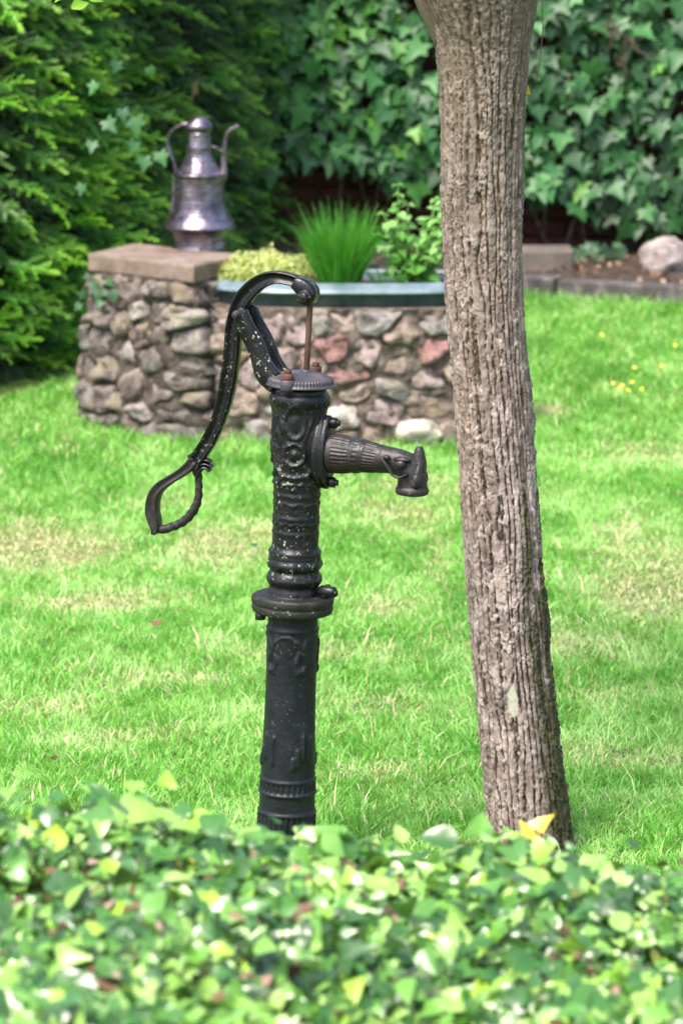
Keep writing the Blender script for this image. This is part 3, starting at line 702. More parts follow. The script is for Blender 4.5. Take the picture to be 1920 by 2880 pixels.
# barrel
def wzA(y): return wz((740 + y * .5485) / D)
b1, b2, b3, b4 = wzA(740), wzA(900), wzA(965), wzA(1100)
def rel_bar(T, Z, R):
    d = 0
    for k in range(4):
        t0 = FRONT + .25 + (k - .25) * math.pi / 2; s = angd(T, t0) * R
        # upper tear-drop loops
        zc = wzA(800); q = np.sqrt((s / .021) ** 2 + ((Z - zc) / .034) ** 2); d = d + .0042 * bump1(q - 1, .17) + .003 * bump1(q, .4)
        for sg in (-1, 1):
            q = np.abs(s - sg * (.026 + .35 * (Z - wzA(850)))); d = d + .0036 * bump1(q, .0045) * bump1(Z - wzA(840), .03)
        # rosette
        zc = b3; q = np.sqrt((s / .021) ** 2 + ((Z - zc) / .023) ** 2); d = d + .0055 * bump1(q - 1, .2) + .0055 * bump1(q, .42)
        # swags under the rosette
        q = (Z - (wzA(1040) - .018 + 7 * s ** 2)); d = d + .004 * bump1(q, .0048) * bump1(s, .045)
        s2 = angd(T, t0 + math.pi / 4) * R
        q = np.sqrt((s2 / .012) ** 2 + ((Z - wzA(900)) / .03) ** 2); d = d + .004 * bump1(q - .6, .35)
        q = np.sqrt((s2 / .014) ** 2 + ((Z - wzA(1075)) / .018) ** 2); d = d + .0035 * bump1(q - .8, .3)
    d = d + .0026 * bump1(Z - wzA(1120), .003) * (1 + .8 * np.sin(16 * T)) + .0022 * bump1(Z - wzA(1325) - .002 * np.sin(14 * T), .004) + .002 * bump1(Z - wzA(1225) - .002 * np.sin(10 * T), .004)
    d = d + .0035 * (vnoise(p3(np.cos(T) * 4, np.sin(T) * 4, Z * 70), 3) - .5) * bump1(Z - wzA(1530), .03)
    return d + .0010 * (fbm(p3(np.cos(T) * 7, np.sin(T) * 7, Z * 130), 2, 3) - .5) * 2
prof = [(892, 60), (900, 62), (905, 67), (911, 70), (918, 70), (925, 66), (932, 62), (945, 60.5), (1030, 59), (1060, 57.2), (1080, 55.5), (1128, 53.7), (1131, 55.5), (1137, 55.5), (1141, 53.2), (1180, 52.8), (1183, 55), (1189, 55), (1192, 53), (1215, 52.8), (1218, 55), (1224, 55), (1227, 53.2), (1254, 53.4), (1258, 55.5), (1265, 61), (1269, 61), (1272, 58.5), (1275, 61.5), (1278, 61.5), (1281, 59.5), (1286, 63), (1294, 65), (1301, 62), (1306, 56.5), (1311, 56.5), (1318, 62), (1328, 65), (1336, 62), (1341, 57), (1348, 57), (1352, 59), (1364, 61)]
obj('barrel', lathe([(wz(y), rr(h, y)) for y, h in prof], 150, .0022, rel_bar).mesh('barrel'), M['iron'], pump)
# lid (radial flutes on the dome, ribs round the rim)
def wzC(y): return wz((980 + y * .1658) / D)
def rC(h): return h * .1658 * mpp(PY, 1.0)
def rel_lid(T, Z, R):
    rim = sstep(wzC(595), wzC(570), Z); dome = sstep(rC(560), rC(500), R) * sstep(rC(120), rC(330), R)
    t = (T * 60 / (2 * math.pi)) % 1; f = bump1(t - .5, .22)
    return -.003 * f * rim * (R > rC(480)) * sstep(wzC(480), wzC(500), Z)
def lid_mesh():
    mb = lathe([(wzC(645), rC(470)), (wzC(640), rC(540)), (wzC(620), rC(598)), (wzC(606), rC(602)), (wzC(597), rC(580)), (wzC(585), rC(572)), (wzC(515), rC(568)), (wzC(492), rC(552)), (wzC(470), rC(500)), (wzC(430), rC(400)), (wzC(398), rC(280)), (wzC(380), rC(150)), (wzC(375), 0)], 240, .0025, rel_lid)
    V = np.concatenate(mb.v); T = np.arctan2(V[:, 1], V[:, 0]); R = np.hypot(V[:, 0], V[:, 1]); t = (T * 60 / (2 * math.pi)) % 1
    V[:, 2] -= .0028 * bump1(t - .5, .2) * sstep(rC(555), rC(520), R) * sstep(rC(180), rC(330), R) * (V[:, 2] > wzC(500)); mb.v = [V]; return mb
lid = obj('lid', lid_mesh().mesh('lid'), M['iron_lid'], pump)
def lug(px, py, y0, h0, h1, name, par):
    u, w = Lp(px, py, y0); return u, w
# two lid bolts with cast lugs
for (a, nm) in ((FRONT - .42, 0), (FRONT + math.pi - .50, 1)):
    c = Vector((math.cos(a), math.sin(a), 0)) * rC(520); mbn = MB()
    cyl(mbn, (c.x, c.y, wzC(640) - .002), (c.x, c.y, wzC(470) - .004 + .004), .0155, 14); obj('lug', mbn.mesh('lug'), M['iron_lid'], pump)
    mbn = MB(); z = wzC(470); cyl(mbn, (c.x, c.y, z - .002), (c.x, c.y, z + .013), .0135, 6); cyl(mbn, (c.x, c.y, z + .012), (c.x, c.y, z + .021), .0075, 12)
    obj('bolt', mbn.mesh('bolt'), M['rust'], pump)
# piston rod
u0, w0 = LA(898, 190); u1, w1 = LA(878, 530)
mb = MB(); cyl(mb, (u0, 0, w0), (u1, 0, w1 - .03), .0062, 12); obj('piston_rod', mb.mesh('piston_rod'), M['rod'], pump)
mb = MB(); cyl(mb, (u1 - .001, 0, w1 - .018), (u1, 0, w1 - .006), .012, 14); obj('gland', mb.mesh('gland'), M['iron_lid'], pump)
# lever: channel section (raised rims, recessed web)
CH_ = [(-1, -1), (-.72, -1), (-.6, -.45), (.6, -.45), (.72, -1), (1, -1), (1.08, 0), (1, 1), (.72, 1), (.6, .45), (-.6, .45), (-.72, 1), (-1, 1), (-1.08, 0)]
lev = [(908, 178, 20), (885, 140, 26), (850, 108, 28), (800, 84, 28), (720, 72, 31), (650, 92, 36), (592, 138, 40), (548, 195, 40), (524, 260, 38), (508, 330, 37), (503, 400, 37), (496, 480, 37), (480, 600, 38), (460, 700, 35), (430, 800, 33), (385, 900, 34), (345, 965, 34), (305, 1020, 34)]
lev = [(*LA(x, y), w * SA) for x, y, w in lev]
mb = MB(); sweep(mb, [(u, 0, w_, hw, .0135) for u, w_, hw in lev], CH_, (0, 1, 0), 10)
lever = obj('lever', mb.mesh('lever'), M['iron_lever'], pump)
mb = MB()      # clevis block and eye at the rod end
sweep(mb, [(*[LA(825, 95)[0], 0, LA(825, 95)[1]], 30 * SA, .019), (LA(860, 118)[0], 0, LA(860, 118)[1], 42 * SA, .020), (LA(895, 150)[0], 0, LA(895, 150)[1], 42 * SA, .020), (LA(915, 182)[0], 0, LA(915, 182)[1], 26 * SA, .019)], [(-1, -.8), (-.8, -1), (.8, -1), (1, -.8), (1, .8), (.8, 1), (-.8, 1), (-1, .8)], (0, 1, 0), 4)
u, w_ = LA(885, 172); cyl(mb, (u, -.023, w_), (u, .023, w_), .0165, 20); cyl(mb, (u, -.030, w_), (u, -.02, w_), .0095, 14)
obj('clevis', mb.mesh('clevis'), M['iron_lid'] if False else M['iron_lever'], lever)
# grip loop
SQ = [(-1, -.75), (-.82, -1), (-.5, -.9), (0, -.62), (.5, -.9), (.82, -1), (1, -.75), (1, .75), (.82, 1), (0, .8), (-.82, 1), (-1, .75)]
strap = [(1010, 330, 105), (930, 430, 100), (780, 545, 88), (600, 655, 88), (440, 770, 98), (345, 900, 108), (305, 1050, 115), (300, 1200, 118), (335, 1350, 110), (360, 1480, 80), (340, 1580, 30)]
mb = MB(); sweep(mb, [(LB(x, y)[0], 0, LB(x, y)[1], w * SB, .016) for x, y, w in [(x, y, w * .88) for x, y, w in strap]], SQ, (0, 1, 0), 8)
obj('grip_strap', mb.mesh('grip_strap'), M['iron_brown'], lever)
rope = [(370, 1500, 70), (480, 1500, 80), (600, 1470, 76), (780, 1395, 76), (910, 1290, 78), (1010, 1150, 78), (1068, 1000, 70), (1082, 850, 66), (1080, 700, 64), (1070, 600, 68), (1045, 480, 80), (1020, 380, 70)]
mb = MB(); sweep(mb, [(LB(x, y)[0], 0, LB(x, y)[1], w * SB, w * SB * 1.0) for x, y, w in rope], ROUND, (0, 1, 0), 14, mod=lambda s, t: 1 + .11 * np.sin(3 * t + s * 330) * (s > .03) - .02)
obj('grip', mb.mesh('grip'), M['iron_brown'], lever)
mb = MB()
for pts in ([(1010, 500, 34), (1050, 380, 36), (1150, 325, 34), (1240, 325, 30), (1285, 350, 22)], [(1040, 560, 34), (1080, 440, 36), (1160, 390, 36), (1250, 400, 32), (1315, 435, 18)], [(1070, 620, 36), (1095, 520, 38), (1160, 455, 38), (1240, 470, 36), (1270, 520, 26)]):
    sweep(mb, [(LB(x, y)[0], 0, LB(x, y)[1], w * SB, .012) for x, y, w in pts], ROUND, (0, 1, 0), 6)
sweep(mb, [(LB(x, y)[0], 0, LB(x, y)[1], w * SB, .013) for x, y, w in [(1000, 330, 60), (950, 260, 55), (930, 225, 35)]], ROUND, (0, 1, 0), 6)
obj('scroll', mb.mesh('scroll'), M['iron_lever'], lever)
# bracket: two cast arms either side of the lever, rising from the lid
RC = [(-1, -.6), (-.8, -1), (.8, -1), (1, -.6), (1, .6), (.8, 1), (-.8, 1), (-1, .6)]
for y0, nm in ((-.026, 0), (.030, 1)):
    mb = MB(); pts = [(548, 235, 32), (565, 262, 42), (590, 320, 46), (628, 390, 48), (655, 450, 48), (672, 510, 50), (690, 560, 52), (735, 600, 58)]
    sweep(mb, [(LA(x, y)[0], y0, LA(x, y)[1], w * SA, .0065) for x, y, w in pts], RC, (0, 1, 0), 8)
    # raised rim on the spout side of the arm
    pts = [(590, 235, 10), (618, 300, 9), (650, 370, 9), (685, 440, 9), (715, 505, 11), (755, 565, 14)]
    sweep(mb, [(LA(x, y)[0], y0, LA(x, y)[1], w * SA, .0105) for x, y, w in pts], ROUND, (0, 1, 0), 8)
    obj('bracket_arm', mb.mesh('bracket_arm'), M['iron'], pump)
mb = MB(); u, w_ = LA(690, 575); u2, w2 = LA(760, 590)
sweep(mb, [(LA(660, 470)[0], 0, LA(660, 470)[1], 10 * SA, .024), (LA(678, 530)[0], 0, LA(678, 530)[1], 24 * SA, .026), (LA(705, 585)[0], 0, LA(705, 585)[1], 40 * SA, .03), (LA(740, 620)[0], 0, LA(740, 620)[1], 50 * SA, .034)], RC, (0, 1, 0), 6)
obj('bracket_foot', mb.mesh('bracket_foot'), M['iron_lid'], pump)
mb = MB(); u, w_ = LA(548, 258, -.03); u3, w3 = LA(548, 258)
cyl(mb, (u3, -.036, w3), (u3, .042, w3), 26 * SA * .95, 24); cyl(mb, (u3, -.043, w3), (u3, -.03, w3), 17 * SA, 16); obj('pivot_pin', mb.mesh('pivot_pin'), M['iron_brown'], pump)
# spout flange and spout; spout runs along +u
AX = [[0, 0, 1], [1, 0, 0], [0, 1, 0]]        # lathe z -> u
uF, wF = LA(968, 968)
mb = MB(); T = np.arange(72) / 72 * 2 * math.pi; V = []
uf0 = LA(935, 968)[0]; uf1 = uF + .012
for uu, sc in ((uf0 - .02, .55), (uf0, .97), (uf0 + .003, 1.0), (uf0 + .011, 1.0), (uf0 + .013, .97), (uf0 + .015, .97), (uf0 + .017, 1.0), (uf0 + .025, 1.0), (uf0 + .027, .96)):
    rz = .071 + .006 * np.abs(np.sin(T)) ** 8; V += [np.stack([np.full(72, uu), .043 * sc * np.cos(T), wF + rz * sc * np.sin(T)], -1)]
nV = len(V); V = np.concatenate(V); V = np.vstack([V, [[uf0 - .02, 0, wF]], [[uf0 + .027, 0, wF]]]); i = np.arange(72)
V[:, 1:] += 0.0012 * (fbm(V * 90, 5, 2)[:, None] - .5)
mb.add(V, [grid_faces(72, nV), np.concatenate([np.stack([np.full(72, nV * 72), (i + 1) % 72, i], -1), np.stack([np.full(72, nV * 72 + 1), (nV - 1) * 72 + i, (nV - 1) * 72 + (i + 1) % 72], -1)])])
sf = obj('spout_flange', mb.mesh('spout_flange'), M['iron'], pump)
for y_, dw in ((0, .062), (0, -.062)):
    mbn = MB(); cyl(mbn, (uf0 + .022, y_, wF + dw), (uf0 + .041, y_, wF + dw), .0115, 6); cyl(mbn, (uf0 - .01, y_, wF + dw), (uf0 + .047, y_, wF + dw), .0065, 10)
    cyl(mbn, (uf0 - .022, y_, wF + dw * 1.02), (uf0 - .004, y_, wF + dw * 1.02), .010, 6)
    obj('bolt', mbn.mesh('bolt'), M['iron'], sf)
sp = [(975, 968, 100), (1010, 975, 103), (1040, 977, 102), (1075, 982, 99), (1105, 984, 93), (1135, 986, 92), (1165, 988, 86), (1210, 996, 80), (1270, 1005, 72), (1320, 1013, 68), (1365, 1025, 68), (1400, 1050, 72), (1418, 1085, 74), (1420, 1120, 76), (1420, 1148, 78)]
def flute(s, t):
    n = 30; ph = (t * n / (2 * math.pi)) % 1; f = bump1(ph - .5, .24)
    z1 = sstep(.020, .026, s) * sstep(.062, .056, s); z2 = sstep(.086, .090, s) * sstep(.118, .112, s)
    zm = bump1(s - .072, .006)
    return 1 - .055 * f * (z1 + z2) + .02 * zm * np.cos(t * 22) + .02 * bump1(s - .066, .002) + .02 * bump1(s - .080, .002) + .02 * bump1(s - .122, .003)
mb = MB(); SEC = [(math.cos(a), math.sin(a)) for a in np.arange(120) / 120 * 2 * math.pi]
sweep(mb, [(LA(x, y)[0], 0, LA(x, y)[1], w * SA, w * SA * .93) for x, y, w in sp], SEC, (0, 1, 0), 12, mod=flute)
spout = obj('spout', mb.mesh('spout'), M['iron_brown'], pump)
mb = MB()
ul, wl = LA(1419, 1158)
lathe([(-.012, .062 * 0 + 66 * SA), (-.010, 82 * SA), (-.006, 86 * SA), (.000, 86 * SA), (.004, 80 * SA), (.007, 72 * SA)], 48, .002, None, mb); mb.v[-1] = mb.v[-1] + np.array([ul, 0, wl])
obj('outlet', mb.mesh('outlet'), M['iron_brown'], spout)
mb = MB(); ca, sa = math.cos(0), 0
for sgn in (-1, 1):        # eyes, brows of the beast head
    u, w_ = LA(1385, 1020); blob(mb, (u, sgn * .031, w_), (.0115, .010, .010), 3, .08, 18)
    u, w_ = LA(1390, 1000); blob(mb, (u, sgn * .026, w_ + .001), (.019, .012, .006), 4, .1, 18)
    pts = [(1285, 985, 8), (1305, 1010, 9), (1330, 1045, 8), (1350, 1075, 8), (1385, 1085, 7), (1420, 1070, 6)]
    sweep(mb, [(LA(x, y)[0], sgn * (.034 + .0 * i), LA(x, y)[1], w * SA, .006) for i, (x, y, w) in enumerate(pts)], ROUND, (0, 1, 0), 5)
    u, w_ = LA(1312, 985); blob(mb, (u, sgn * .030, w_), (.008, .007, .005), 6, .2, 14)
    u, w_ = LA(1455, 1110); blob(mb, (u, sgn * .022, w_), (.012, .012, .016), 6, .2, 14)
u, w_ = LA(1440, 1100); blob(mb, (u + .006, 0, w_), (.014, .026, .034), 9, .12, 20)
obj('beast_face', mb.mesh('beast_face'), M['iron_brown'], spout)
mb = MB(); pts = [(1440, 1075, 46), (1452, 1030, 38), (1455, 990, 28), (1456, 960, 21), (1457, 942, 14)]
sweep(mb, [(LA(x, y)[0], 0, LA(x, y)[1], w * SA, .016 - .002 * i) for i, (x, y, w) in enumerate(pts)], RC, (0, 1, 0), 5)
obj('crest', mb.mesh('crest'), M['iron_brown'], spout)

# ------------------------------------------------------------------ tree
TY = 7.1
TR = [(-60, 930, 1245), (-30, 942, 1236), (0, 957, 1229), (50, 984, 1222), (100, 1002, 1211), (150, 1008, 1206), (200, 1012, 1202), (300, 1014, 1198), (400, 1015, 1196), (500, 1018, 1196), (600, 1022, 1196), (700, 1026, 1198), (800, 1034, 1207), (900, 1043, 1216), (1000, 1052, 1222), (1100, 1058, 1228), (1200, 1066, 1240), (1300, 1071, 1243), (1400, 1078, 1250), (1500, 1086, 1258), (1600, 1095, 1270), (1700, 1103, 1280), (1800, 1112, 1292), (1900, 1119, 1304), (1950, 1122, 1313), (2000, 1120, 1330), (2040, 1112, 1352)]
rows = [(at(l * D, y * D, TY), at(r * D, y * D, TY)) for y, l, r in TR]
zt_ = np.array([a.z for a, b in rows]); cx_ = np.array([(a.x + b.x) / 2 for a, b in rows]); rt_ = np.array([(b.x - a.x) / 2 for a, b in rows])
o_ = np.argsort(zt_); zt_, cx_, rt_ = zt_[o_], cx_[o_], rt_[o_]
base_x = float(np.interp(0, zt_, cx_))
tree = thing('garden_tree', 'leaning tree trunk with deeply furrowed pinkish grey bark beside the hand pump', 'tree', (base_x, TY, 0))
def worley(u, v, cu, cv, per, seed, jit=.8):
    U = u / cu; Vv = v / cv; iu = np.floor(U).astype(int); iv = np.floor(Vv).astype(int); d1 = np.full(U.shape, 9.); d2 = np.full(U.shape, 9.); idn = np.zeros(U.shape)
    for a in (-1, 0, 1):
        for b in (-1, 0, 1):
            ju = (iu + a) % per; jv = iv + b; z = np.zeros_like(ju)
            pu = iu + a + .5 + jit * (_h(ju, jv, z, seed) - .5); pv = jv + .5 + jit * (_h(ju, jv, z + 1, seed) - .5)
            d = np.sqrt((U - pu) ** 2 + (Vv - pv) ** 2); c = _h(ju, jv, z + 2, seed)
            m = d < d1; d2 = np.where(m, d1, np.minimum(d2, d)); idn = np.where(m, c, idn); d1 = np.where(m, d, d1)
    return d2 - d1, idn
NT, NZ = 240, 800
zz = np.linspace(-.08, float(zt_[-1]), NZ); th = np.arange(NT) / NT * 2 * math.pi
T, Z = np.meshgrid(th, zz); Rr = np.interp(Z, zt_, rt_); Cx = np.interp(Z, zt_, cx_) - base_x
s = T / (2 * math.pi)
wob = .9 * (fbm(p3(np.cos(T) * 2.2, np.sin(T) * 2.2, Z * 3.5), 11, 3) - .5) * .10
P1 = 36
rough = fbm(p3(np.cos(T) * 16, np.sin(T) * 16, Z * 110), 5, 3); fine = fbm(p3(np.cos(T) * 30, np.sin(T) * 30, Z * 160), 8, 3)
NR = 33
u1 = s * NR + 2.6 * (fbm(p3(np.cos(T) * 2.0, np.sin(T) * 2.0, Z * 2.2), 11, 3) - .5) + 1.1 * (fbm(p3(np.cos(T) * 7, np.sin(T) * 7, Z * 11), 13, 2) - .5)
k1 = np.floor(u1).astype(int); f1 = u1 - k1; e1 = np.minimum(f1, 1 - f1) * 2; kk1 = np.mod(k1, NR)
wd = .40 + .50 * vnoise(p3(np.round(u1) % NR * 3.3, 0, Z * 7), 17) ** 1.5
jag = fbm(p3(np.cos(T) * 22, np.sin(T) * 22, Z * 95), 33, 3); ridge1 = sstep(0, 1, (e1 + 1.1 * (jag - .5)) / wd)
i1 = _h(kk1, kk1 * 0, np.floor(Z * 9 + 5 * _h(kk1, kk1 * 0, kk1 * 0, 4)).astype(int), 23)
zc_ = Z / .022 + _h(kk1, kk1 * 0 + 1, kk1 * 0, 4) * 9 + 1.6 * vnoise(p3(kk1 * 5.1, 0, Z * 9), 6) + .8 * (e1 ** 2) + 1.2 * (jag - .5)
ec = np.abs(zc_ - np.round(zc_)) * 2; cm = sstep(.28, .45, vnoise(p3(kk1 * 2.7, 3, Z * 16), 7)); ridge2 = 1 - (1 - sstep(0, .34, ec)) * cm
i2 = _h(kk1, np.round(zc_ - .5).astype(int), kk1 * 0, 29)
u3 = u1 * 2.0; f3 = u3 - np.floor(u3); e3 = np.minimum(f3, 1 - f3) * 2; split = 1 - (1 - sstep(0, .35, e3 + .25 * (rough - .5))) * sstep(.55, .68, vnoise(p3(np.round(u3) % (2 * NR) * 1.9, 7, Z * 8), 19)); ridge2 = ridge2 * split
smooth_p = sstep(.55, .66, fbm(p3(np.cos(T) * 1.6, np.sin(T) * 1.6, Z * 4), 21, 2))     # smoother plates
hgt = .0062 * ridge1 * (.8 + .4 * i1) + .0036 * ridge2 * (1 - .5 * smooth_p) * (.55 + .8 * i2) + .0030 * (rough - .5) + .0020 * (fine - .5)
hgt = hgt + .006 * (fbm(p3(np.cos(T) * 1.5, np.sin(T) * 1.5, Z * 6), 31, 2) - .5)
# pale scar
front_a = -math.pi / 2
pz = at(1175 * D, 1610 * D, TY - .08).z; dsc = np.sqrt((angd(T, front_a + .0 - .10) * Rr / .012) ** 2 + ((Z - pz) / .036) ** 2)
pale = sstep(1.1, .8, dsc + .25 * (rough - .5)); hgt = hgt * (1 - pale) + .006 * pale
rightside = sstep(.15, .75, angd(T, front_a)) * sstep(2.6, 1.9, angd(T, front_a))
low = sstep(.85, .25, Z)
mo_ = fbm(p3(np.cos(T) * 5, np.sin(T) * 5, Z * 9), 41, 4)
moss = np.clip(rightside * sstep(.58 - .30 * low, .66 - .30 * low, mo_), 0, 1) * sstep(1.15, .8, Z) + .35 * rightside * sstep(.6, .7, mo_)
hgt = hgt + moss * .006 * fbm(p3(np.cos(T) * 45, np.sin(T) * 45, Z * 260), 4, 2)
Rt = Rr - .006 + hgt
V = np.stack([Cx + Rt * np.cos(T), Rt * np.sin(T), Z], -1).reshape(-1, 3)
rd = np.clip(ridge1 * (.72 + .28 * ridge2) + .35 * (fine - .5), 0, 1)
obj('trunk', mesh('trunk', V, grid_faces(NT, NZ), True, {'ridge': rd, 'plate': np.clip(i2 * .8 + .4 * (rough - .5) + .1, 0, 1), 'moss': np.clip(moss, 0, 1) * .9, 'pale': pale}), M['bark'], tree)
ztop = float(zt_[-1]); ctop = float(cx_[-1] - base_x)
limbs = [[(ctop - .03, 0, ztop - .14, .05), (ctop - .05, 0, ztop - .01, .085), (ctop - .10, .02, ztop + .2, .085), (ctop - .3, .1, ztop + .6, .06), (ctop - .55, .1, ztop + 1.1, .035)], [(ctop + .02, 0, ztop - .14, .05), (ctop + .04, 0, ztop - .01, .09), (ctop + .08, -.02, ztop + .25, .09), (ctop + .12, -.1, ztop + .7, .065), (ctop + .3, -.1, ztop + 1.3, .03)], [(ctop, .03, ztop - .1, .05), (ctop + .02, .15, ztop + .3, .06), (ctop + .1, .45, ztop + .8, .03)]]
for pts in limbs:
    mb = MB(); sweep(mb, [(x, y, z, r, r) for x, y, z, r in pts], ROUND, None, 8, mod=lambda s, t: 1 + .03 * np.sin(9 * t + 5 * s)); n = mb.n
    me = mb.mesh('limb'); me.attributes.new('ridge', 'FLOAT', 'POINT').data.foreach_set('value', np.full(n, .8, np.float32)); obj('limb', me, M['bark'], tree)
nc = 6000; u = rng.normal(size=(nc, 3)); u /= np.linalg.norm(u, axis=1)[:, None]; rr_ = rng.random(nc) ** .33
cp = np.stack([base_x - .15 + u[:, 0] * rr_ * 1.05, TY + .15 + u[:, 1] * rr_ * 1.0, ztop + 1.15 + u[:, 2] * rr_ * .62], -1)
keep = fbm(cp * 1.8, 77, 3) > .42; cp = cp[keep]; nc = len(cp)
Rf = rot_frames(rng.normal(size=(nc, 3)) * .6 + [0, 0, 1.0], rng.normal(size=(nc, 3)) + [0, 0, -.5])
stuff(scatter(OVAL[0], OVAL[1], Rf, cp - np.array(tree.location), rng.uniform(.05, .09, nc), rng.random(nc), 'crown', M['tree_leaf'], tree))
# drooping twig with bright leaves at the top left
tw = at(205, -40, 7.9); mb = MB(); tl = tree.location
sweep(mb, [(tw.x - tl.x + .35, tw.y - tl.y - .5, tw.z + .9, .006, .006), (tw.x - tl.x + .1, tw.y - tl.y - .1, tw.z + .5, .004, .004), (tw.x - tl.x, tw.y - tl.y, tw.z + .02, .002, .002)], ROUND, None, 6); obj('twig', mb.mesh('twig'), M['twig'], tree)
ll = [at(222, 14, 7.9), at(262, -8, 7.9), at(178, -10, 7.9)]; Rl = rot_frames(np.array([[.1, -.8, .5], [.3, -.8, .6], [-.3, -.7, .8]]), np.array([[.75, .1, .55], [.9, 0, .2], [-.9, 0, .3]]))
pos = np.array([tuple(p) for p in ll]) - Rl[:, :, 1] * .02
singles('leaf', mesh('leaf', *OVAL), M['tree_leaf'], Rl, pos, np.array([.05, .05, .05]), [.98, .95, .9], tree)
# yellow leaf stuck at the trunk edge
yl = at(1208 * D, 206 * D, TY); mbv = mesh('yellow_leaf', *IVYJ)
o = obj('yellow_leaf', mbv, M['yellow_leaf'], None, yl + Vector((.0, 0, -.008)), (.5, 0, 0, 1)); o.rotation_euler = (rad(80), rad(10), rad(-12)); o.scale = (.02, .019, .02)
tag(o, 'small yellow leaf hanging at the right edge of the tree trunk', 'leaf')
# dangling vine
mb = MB(); vs = [at(1243 * D, -40, 8.6), at(1246 * D, 60, 8.6), at(1240 * D, 130 * D, 8.6), at(1232 * D, 188 * D, 8.6)]
sweep(mb, [(vs[0].x, vs[0].y, vs[0].z + .55, .0014, .0014)] + [(p.x, p.y, p.z, .0013, .0013) for p in vs], ROUND, None, 6, mod=lambda s, t: 1 + 0 * t)
tag(obj('hanging_stem', mb.mesh('hanging_stem'), M['twig']), 'thin dry stem dangling in front of the ivy right of the trunk', 'stem')

# ------------------------------------------------------------------ ivy on the wall
IY = WALL_Y - .16
ivy = thing('ivy', 'broad leaved dark green ivy covering the brick wall', 'ivy', (.6, WALL_Y, .3))
bx = np.array([-200, 300, 700, 760, 850, 900, 960, 1100, 1200, 1225, 1300, 1350, 1400, 1440, 1500, 1530, 1568, 1700, 2000, 2400]) * D
by = np.array([560, 520, 395, 400, 425, 440, 452, 475, 478, 482, 492, 515, 540, 558, 572, 545, 505, 500, 520, 500]) * D
def ivy_pts(n, x0, x1, z1):
    x = rng.uniform(x0, x1, n); z = rng.uniform(.2, z1, n)
    bul = .16 * fbm(p3(x * 2.2, 0, z * 2.2), 51, 3) + .10 * fbm(p3(x * 7, 1, z * 7), 52, 2)
    dep = rng.random(n) ** 1.5 * .14
    y = IY - bul - .06 + dep
    px, py, _ = proj(np.stack([x, y, z], -1)); lim = np.interp(px, bx, by) + 40 * (vnoise(p3(px / 45, 0, 0), 5) - .5)
    k = (py < lim - 28); return np.stack([x, y, z], -1)[k], dep[k]
P, dep = ivy_pts(8600, -1.9, 3.4, 2.35)
n = len(P)
nrm = np.stack([rng.normal(0, .38, n), np.full(n, -1.), rng.normal(.55, .4, n)], -1)
tdir = np.stack([rng.normal(0, .55, n), np.full(n, -.25), np.full(n, -1.)], -1)
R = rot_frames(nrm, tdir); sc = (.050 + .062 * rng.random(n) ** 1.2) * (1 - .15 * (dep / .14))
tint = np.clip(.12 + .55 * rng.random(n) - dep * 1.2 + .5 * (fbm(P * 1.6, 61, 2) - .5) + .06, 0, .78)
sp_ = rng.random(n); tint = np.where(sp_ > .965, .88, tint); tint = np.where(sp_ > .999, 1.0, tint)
px, py, _ = proj(P); inside = (px > -20) & (px < 1940) & (py > -20) & ~((px > 1270) & (px < 1440)) & ~((px < 820))
score = np.where(inside, dep, 9.0); order = np.argsort(score); top = order[:285]; restI = order[285:]
scv = np.stack([sc * rng.uniform(.85, 1.15, n), sc * rng.uniform(.85, 1.2, n), sc], -1)
ivy_me = mesh('leaf', *IVY)
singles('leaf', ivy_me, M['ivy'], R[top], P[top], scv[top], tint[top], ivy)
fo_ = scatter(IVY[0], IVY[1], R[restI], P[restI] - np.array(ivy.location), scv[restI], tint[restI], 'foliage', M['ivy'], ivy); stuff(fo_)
# low ivy shoots at the foot of the wall
lo = []
for cx0, cy0, w0_, h0_, m in ((1345, 585, 45, 28, 26), (1400, 568, 30, 20, 10), (1310, 580, 20, 12, 6)):
    for _ in range(m):
        q = at((cx0 + random.gauss(0, w0_ * .6)) * D, (cy0 + random.gauss(0, h0_ * .55)) * D, WALL_Y - .5 + random.uniform(-.06, .12)); lo.append(tuple(q))
lo = np.array(lo); m = len(lo); R = rot_frames(np.stack([rng.normal(0, .5, m), np.full(m, -.8), rng.normal(.6, .4, m)], -1), np.stack([rng.normal(0, .8, m), np.full(m, -.3), rng.normal(-.6, .5, m)], -1))
lowivy = thing('ivy_shoot', 'low clump of dark ivy leaves at the wall foot right of the ledge', 'ivy', tuple(lo.mean(0) - [0, 0, .1])); singles('leaf', ivy_me, M['ivy'], R, lo, rng.uniform(.04, .07, m), rng.uniform(.05, .4, m), lowivy)
mb = MB()
for q in lo[::3]: sweep(mb, [(*(q - np.array(lowivy.location)), .003, .003), (*(q - np.array(lowivy.location) + [random.uniform(-.05, .05), .08, -.1]), .003, .003)], ROUND[::2], None, 3)
obj('stem', mb.mesh('stem'), M['twig'], lowivy)
# woody ivy stems behind the leaves and a bare twig tangle top right
mb = MB()
for _ in range(34):
    x = random.uniform(-1.6, 3.2); z = .35; pts = []; 
    while z < 2.3: pts.append((x - .6, -.10 - .08 * random.random(), z - .3, .008, .008)); x += random.gauss(0, .07); z += .22
    sweep(mb, pts, ROUND[::2], None, 4)
tw_ = at(1740, 95, IY - .2)
for _ in range(16):
    a = tw_ - Vector((.6, WALL_Y, .3)) + Vector((random.gauss(0, .03), random.uniform(-.02, .05), random.gauss(0, .03)))
    pts = [(a.x, a.y, a.z, .0045, .0045)]
    for _ in range(4): a = a + Vector((random.gauss(.012, .025), random.gauss(-.01, .01), random.gauss(.0, .03))); pts.append((a.x, a.y, a.z, .003, .003))
    sweep(mb, pts, ROUND[::2], None, 4)
obj('stem', mb.mesh('stem'), M['twig'], ivy)

